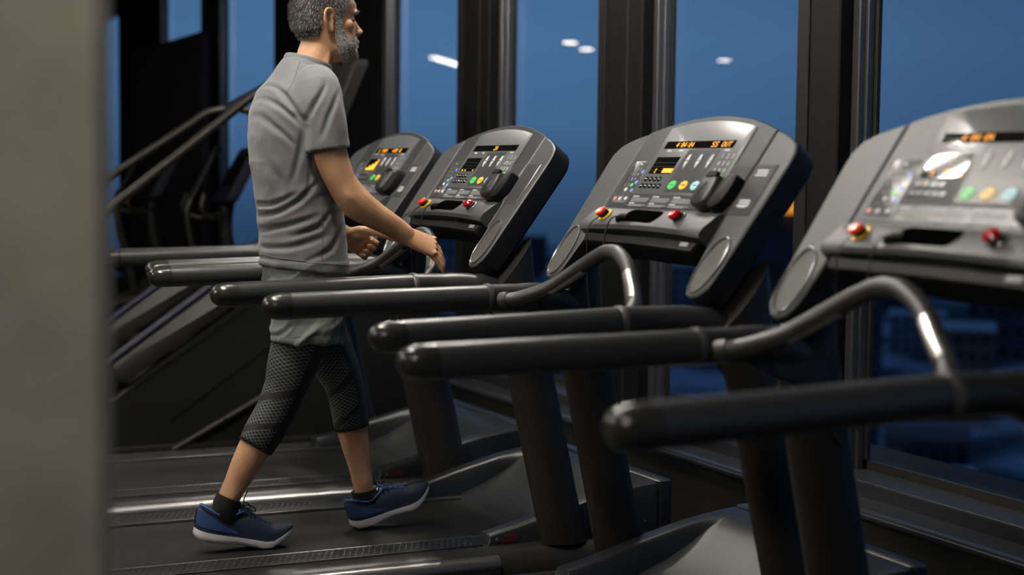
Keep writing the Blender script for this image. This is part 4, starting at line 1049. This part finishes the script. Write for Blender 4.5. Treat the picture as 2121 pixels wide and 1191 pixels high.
# ------------------------------------------------------------------ stair climber behind the treadmills
def stair_climber():
    Y0, Y1 = 3.95, 4.78
    e = empty('stair_climber', (-.6, Y0+.4, 0), 'dark stair climber with sloping handrails behind the man', 'stair climber')
    def R_(x, y, z): return (x+.6, y-Y0-.4, z)
    for y, s in ((Y0, -1), (Y1, 1)):
        g = G(); pts = ccw([(-1.30, .05), (-1.30, .20), (-1.06, .30), (-.42, .76), (-.10, 1.02), (.25, 1.10), (.42, 1.0), (.45, .05)])
        g.prism(pts, lambda a, b_, o: R_(a, y+o, b_), [(-.03, .01), (-.02, 0), (.02, 0), (.03, .01)]); sp = g.obj('side_panel', 'gear', e)
        g = G(); a, b_ = Vector((-1.06, .40)), Vector((-.40, .865)); d_ = (b_-a).normalized(); n_ = Vector((-d_.y, d_.x))*.055
        pts = rounded(ccw([tuple(a-n_), tuple(b_-n_*1.25), tuple(b_+Vector((.35, .14))), tuple(b_+n_*1.15), tuple(a+n_)]), .02, 4)
        g.prism(pts, lambda p, q, o: R_(p, y+o+s*.01, q), [(-.045, .012), (-.038, .003), (.038, .003), (.045, .012)]); g.obj('side_stripe', 'gear_gray', sp)
        g = G(); g.tube([R_(a.x+n_.x*1.2, y, a.y+n_.y*1.2+.006), R_(b_.x+n_.x*1.3, y, b_.y+n_.y*1.3+.006)], .018, 8); g.obj('edge_reflection', 'blue_reflection', sp)  # bluish reflection along the panel's top edge, built as a blue tube
        g = G()
        for q, (p0, p1) in enumerate((((-.98, .33), (-.35, .75)), ((-.80, .17), (-.15, .62)))):
            g.box(0, 1, 0, 1, 0, 1, 0, mp=lambda i, j, k: R_(p0[0]+(p1[0]-p0[0])*i, y+s*.03+s*.006*j, p0[1]+(p1[1]-p0[1])*i+.012*k))
        g.obj('panel_groove', 'black', sp)
    # near handrail
    g = G(); g.tube(catmull([R_(-1.55, Y0, .80), R_(-1.36, Y0, .98), R_(-1.11, Y0, 1.17), R_(-.62, Y0, 1.555), R_(-.42, Y0, 1.715), R_(-.33, Y0, 1.765), R_(-.22, Y0, 1.77), R_(-.12, Y0+.05, 1.70), R_(-.05, Y0+.1, 1.45), R_(0., Y0+.1, 1.05)], 6), .0235, 14); g.obj('hand_rail', 'gear_tube', e)
    g = G(); g.tube([R_(-1.20, Y0, 1.10), R_(-1.36, Y0, .98), R_(-1.42, Y0, .925)], .0245, 14); g.obj('sensor_sleeve', 'steel', e)
    g = G(); g.tube(catmull([R_(-1.40, Y1, .98), R_(-1.25, Y1, 1.10), R_(-.92, Y1, 1.335), R_(-.52, Y1, 1.60), R_(-.41, Y1, 1.675), R_(-.30, Y1, 1.70), R_(-.20, Y1, 1.70), R_(-.06, Y1-.05, 1.60), R_(.02, Y1-.1, 1.05)], 6), .022, 14); g.obj('hand_rail', 'gear_tube', e)
    g = G(); g.tube([R_(-.30, Y1, 1.70), R_(-.13, Y1, 1.79), R_(-.02, Y1-.02, 1.86)], [.026, .032, .028], 12, round_ends=True); g.obj('rail_grip', 'black', e)
    # steps
    for k in range(6):
        x = -1.16+k*.21; z = .17+k*.155
        g = G(); g.box(*[q for q in (x+.6, x+.6+.235, Y0+.06-Y0-.4, Y1-.06-Y0-.4, z, z+.03)], .006); st = g.obj('step', 'gear_gray', e)
        g = G(); g.box(x+.6+.215, x+.6+.232, Y0+.065-Y0-.4, Y1-.065-Y0-.4, z-.14, z, .003); g.obj('riser', 'gear', st)
    g = G(); g.tube([R_(-.80, Y0-.05, .03), R_(-.20, Y0-.05, .35)], .017, 10); sr = g.obj('support_strut', 'gear_tube', e)
    g = G(); g.tube([R_(-.545, Y0-.069, .166), R_(-.545, Y0-.064, .166)], .011, 10); g.obj('strut_hole', 'black', sr)
    g = G(); g.box(-.75, 1.05, -.46, .42, 0, .06, .015); g.obj('base', 'gear', e)
    g = G(); g.box(.60, .77, -.10, .12, 1.0, 1.60, .02); mast = g.obj('mast', 'gear', e)
    g = G(); g.prism(rounded(ccw([(-.30, 1.50), (.30, 1.50), (.27, 1.95), (-.27, 1.95)]), .05, 4), lambda a, b_, o: (.62+(b_-1.5)*.45+o, a, b_), [(-.03, .012), (-.02, 0), (.04, 0), (.05, .012)]); co = g.obj('console', 'gear', e)
    g = G(); g.tube([(.62, -.25, 1.60), (.56, -.30, 1.60), (.56, -.34, 1.52)], .02, 10); g.obj('side_grip', 'black', e)
    return e
stair_climber()
# ------------------------------------------------------------------ cross trainers in the far dark
def cross_trainer(x, y, label, rz=0.):
    e = empty('cross_trainer', (x, y, 0), label, 'cross trainer', 'cross trainers by the far windows', rz)
    g = G(); g.box(-.95, .75, -.08, .08, .03, .12, .02); g.obj('base_beam', 'gear', e)
    for q in (-.9, .65):
        g = G(); g.box(q-.05, q+.05, -.32, .32, 0, .07, .02); g.obj('stabiliser', 'gear', e)
    g = G(); c = [(.42+.30*math.cos(t), .42+.30*math.sin(t)) for t in [2*PI*k/28 for k in range(28)]]
    g.prism(c, lambda a, b_, o: (a, o, b_), [(-.16, .04), (-.13, 0), (.13, 0), (.16, .04)]); hs = g.obj('flywheel_housing', 'gear', e)
    g = G(); g.prism([(.42+.16*math.cos(t), .42+.16*math.sin(t)) for t in [2*PI*k/24 for k in range(24)]], lambda a, b_, o: (a, o, b_), [(-.170, .01), (-.165, 0), (.165, 0), (.170, .01)]); g.obj('housing_disc', 'gear_gray', hs)
    g = G(); g.tube(catmull([(.30, 0, .6), (.20, 0, .95), (.22, 0, 1.22)], 4), .045, 14); g.obj('mast', 'gear', e)
    g = G(); g.prism(rounded(ccw([(-.19, 1.16), (.19, 1.16), (.15, 1.52), (-.15, 1.52)]), .04, 4), lambda a, b_, o: (.16+(b_-1.16)*.55+o, a, b_), [(-.02, .01), (0, 0), (.05, 0), (.06, .01)]); co = g.obj('console', 'panel_navy', e)
    g = G(); g.prism(rounded(ccw([(-.12, 1.27), (.12, 1.27), (.11, 1.46), (-.11, 1.46)]), .015, 3), lambda a, b_, o: (.16+(b_-1.16)*.55+o-.022, a, b_), [(0, 0), (.004, 0)]); g.obj('screen', 'lcd', co)
    for s, dx in ((-1, 0.), (1, .13)):
        g = G(); g.tube(catmull([(.02+dx, s*.27, .45), (-.06+dx, s*.28, .80), (-.10+dx, s*.28, .95), (-.115+dx, s*.28, 1.13), (-.03+dx, s*.27, 1.30), (.055+dx, s*.25, 1.46), (.08+dx, s*.22, 1.50)], 5), .017, 10); ar = g.obj('moving_arm', 'gear_tube', e)
        g = G(); g.tube(catmull([(-.085+dx, s*.28, 1.20), (-.03+dx, s*.27, 1.30), (.055+dx, s*.25, 1.46), (.085+dx, s*.215, 1.51)], 4), .021, 10, round_ends=True); g.obj('grip', 'black', ar)
        g = G(); g.tube([(.02+dx, s*.27, .47), (-.75, s*.2, .25)], .02, 10); g.obj('pedal_link', 'gear_tube', e)
        g = G(); g.box(-.62+dx, -.25+dx, s*.2-.07, s*.2+.07, .30+dx*.5, .34+dx*.5, .015); g.obj('pedal', 'black', e)
        g = G(); g.tube(catmull([(.20, s*.06, 1.10), (.08, s*.20, 1.06), (-.02, s*.24, 1.12), (.0, s*.22, 1.22)], 4), .014, 8); g.obj('fixed_handle', 'gear_tube', e)
    return e
cross_trainer(-.06, 6.45, 'dark cross trainer just left of the man’s back')
cross_trainer(-.22, 7.9, 'dark cross trainer beside the concrete column, half hidden by handrails')
cross_trainer(-.75, 9.3, 'farthest cross trainer at the column edge')
e = empty('partition_screen', (.45, 9.45, 0), 'tall dark navy partition panel in front of the far windows', 'partition')
g = G(); g.box(-.03, .03, -1.26, 1.26, .15, 2.40, .01); g.obj('panel', 'panel_navy', e)
for y in (-1.0, 1.0):
    g = G(); g.box(-.25, .25, y-.03, y+.03, 0, .05, .008); g.obj('foot', 'gear', e)
    g = G(); g.box(-.02, .02, y-.03, y+.03, .05, .20, .004); g.obj('stand_post', 'gear', e)

# ------------------------------------------------------------------ the city outside, far below
ZG = -45.
def ground_mat():
    m = mat('city_ground', (.03, .045, .075), .9); n = m.node_tree; b = n.nodes['Principled BSDF']
    t = n.nodes.new('ShaderNodeTexCoord'); nz = n.nodes.new('ShaderNodeTexNoise'); nz.inputs['Scale'].default_value = .025; nz.inputs['Detail'].default_value = 6
    r = n.nodes.new('ShaderNodeValToRGB'); r.color_ramp.elements[0].position = .42; r.color_ramp.elements[0].color = (.04, .048, .06, 1); r.color_ramp.elements[1].position = .56; r.color_ramp.elements[1].color = (.66, .72, .80, 1)
    n.links.new(t.outputs['Object'], nz.inputs['Vector']); n.links.new(nz.outputs['Fac'], r.inputs[0]); n.links.new(r.outputs[0], b.inputs['Base Color'])
ground_mat()
g = G(); g.box(-300, 800, -300, 900, ZG-1, ZG); o = struct('ground', g, 'city_ground', label='snow-patched city ground far below the windows')
WIN = {}
def building(yaw, dist, wd, dp, ht, m, label, floors=3, cols=5, roof='snow', lit=0., group=None, base=ZG, rot=None):
    x = CAM.x+math.sin(yaw)*dist; y = CAM.y+math.cos(yaw)*dist
    e = empty('building', (x, y, base), label, 'building', group, rz=(-yaw if rot is None else rot))
    g = G(); g.box(-wd/2, wd/2, 0, dp, 0, ht); g.obj('wall', m, e, smooth=False)
    g = G(); g.box(-wd/2-.4, wd/2+.4, -.4, dp+.4, ht, ht+.5); g.obj('roof', roof, e, smooth=False)
    ww, wh = wd/cols*.5, ht/floors*.5; key = (round(ww, 2), round(wh, 2))
    if key not in WIN:
        g = G(); g.box(-ww/2, ww/2, -.12, .05, -wh/2, wh/2); WIN[key] = g.mesh('window', 'city_window', False)
        g = G(); g.box(-ww/2, ww/2, -.12, .05, -wh/2, wh/2); WIN[key, 1] = g.mesh('window', 'lit_window', False)
    for i in range(cols):
        for j in range(floors):
            o = add('window', WIN[(key, 1)] if random.random() < lit else WIN[key], e); o.location = (-wd/2+wd/cols*(i+.5), 0, ht/floors*(j+.5))
    return e
def yw(u): return YAW+math.atan((u-1060.5)/FPX)
b_ = building(yw(2005), 318, 10.5, 14, 17, 'city_brown', 'brown brick apartment block seen under the nearest console', 5, 4, lit=.04)
b_ = building(yw(1935), 222, 12, 10, 5.2, 'city_grey', 'low snowy building with pale pilasters at the bottom right', 2, 6)
for k in range(7):
    g = G(); g.box(-6+k*2-.25, -6+k*2+.25, -.5, 0, 0, 5.0); g.obj('pilaster', 'snow', b_, smooth=False)
building(yw(2125), 205, 9, 10, 6, 'city_grey', 'snowy grey house at the bottom right corner', 2, 4)
building(yw(1930), 262, 13, 14, 4.2, 'city_dark', 'low dark building with a brown flat roof', 1, 6, roof='city_brown')
tw = building(yw(1700), 85, 6.5, 8, 45.3, 'city_dark', 'dark tower carrying a glowing orange sign', 16, 4, roof='city_brown')
g = G(); g.box(-3.2, 3.2, -.4, -.05, 44.35, 45.15, .05); g.obj('lit_sign', 'orange_lamp', tw)
building(yw(1240), 360, 14, 12, 26, 'city_grey', 'pale grey high-rise between the second and third consoles', 7, 4)
building(yw(1130), 300, 16, 12, 16, 'city_dark', 'dark block seen beside the second console', 4, 5)
rnd = random.Random(5)
CITY = [(838, 520, 22, 16, 'city_dark', 'dark city block low behind the farthest console'), (905, 640, 26, 22, 'city_grey', 'grey city block behind the gap between the two far consoles'),
        (1085, 700, 20, 18, 'city_dark', 'distant dark block right of the second console'), (1170, 520, 14, 12, 'city_grey', 'small pale block right of the second console'),
        (1265, 620, 22, 26, 'city_dark', 'tall dark block left of the wide mullion'), (1430, 560, 24, 14, 'city_grey', 'pale block seen under the third console'),
        (1530, 700, 30, 20, 'city_dark', 'dark block seen under the third console'), (1640, 480, 18, 16, 'city_grey', 'pale block beside the third console’s right speaker'),
        (1835, 560, 16, 24, 'city_dark', 'dark block just right of the right-hand mullion'), (1905, 430, 14, 10, 'city_grey', 'low pale block above the nearest handlebar'),
        (2085, 420, 18, 20, 'city_dark', 'dark block right of the brown apartment block')]
for u, d_, wd, ht, m, lb in CITY: building(yw(u), d_, wd, 14, ht, m, lb, 4, 5, lit=.015, group='city blocks below the windows')
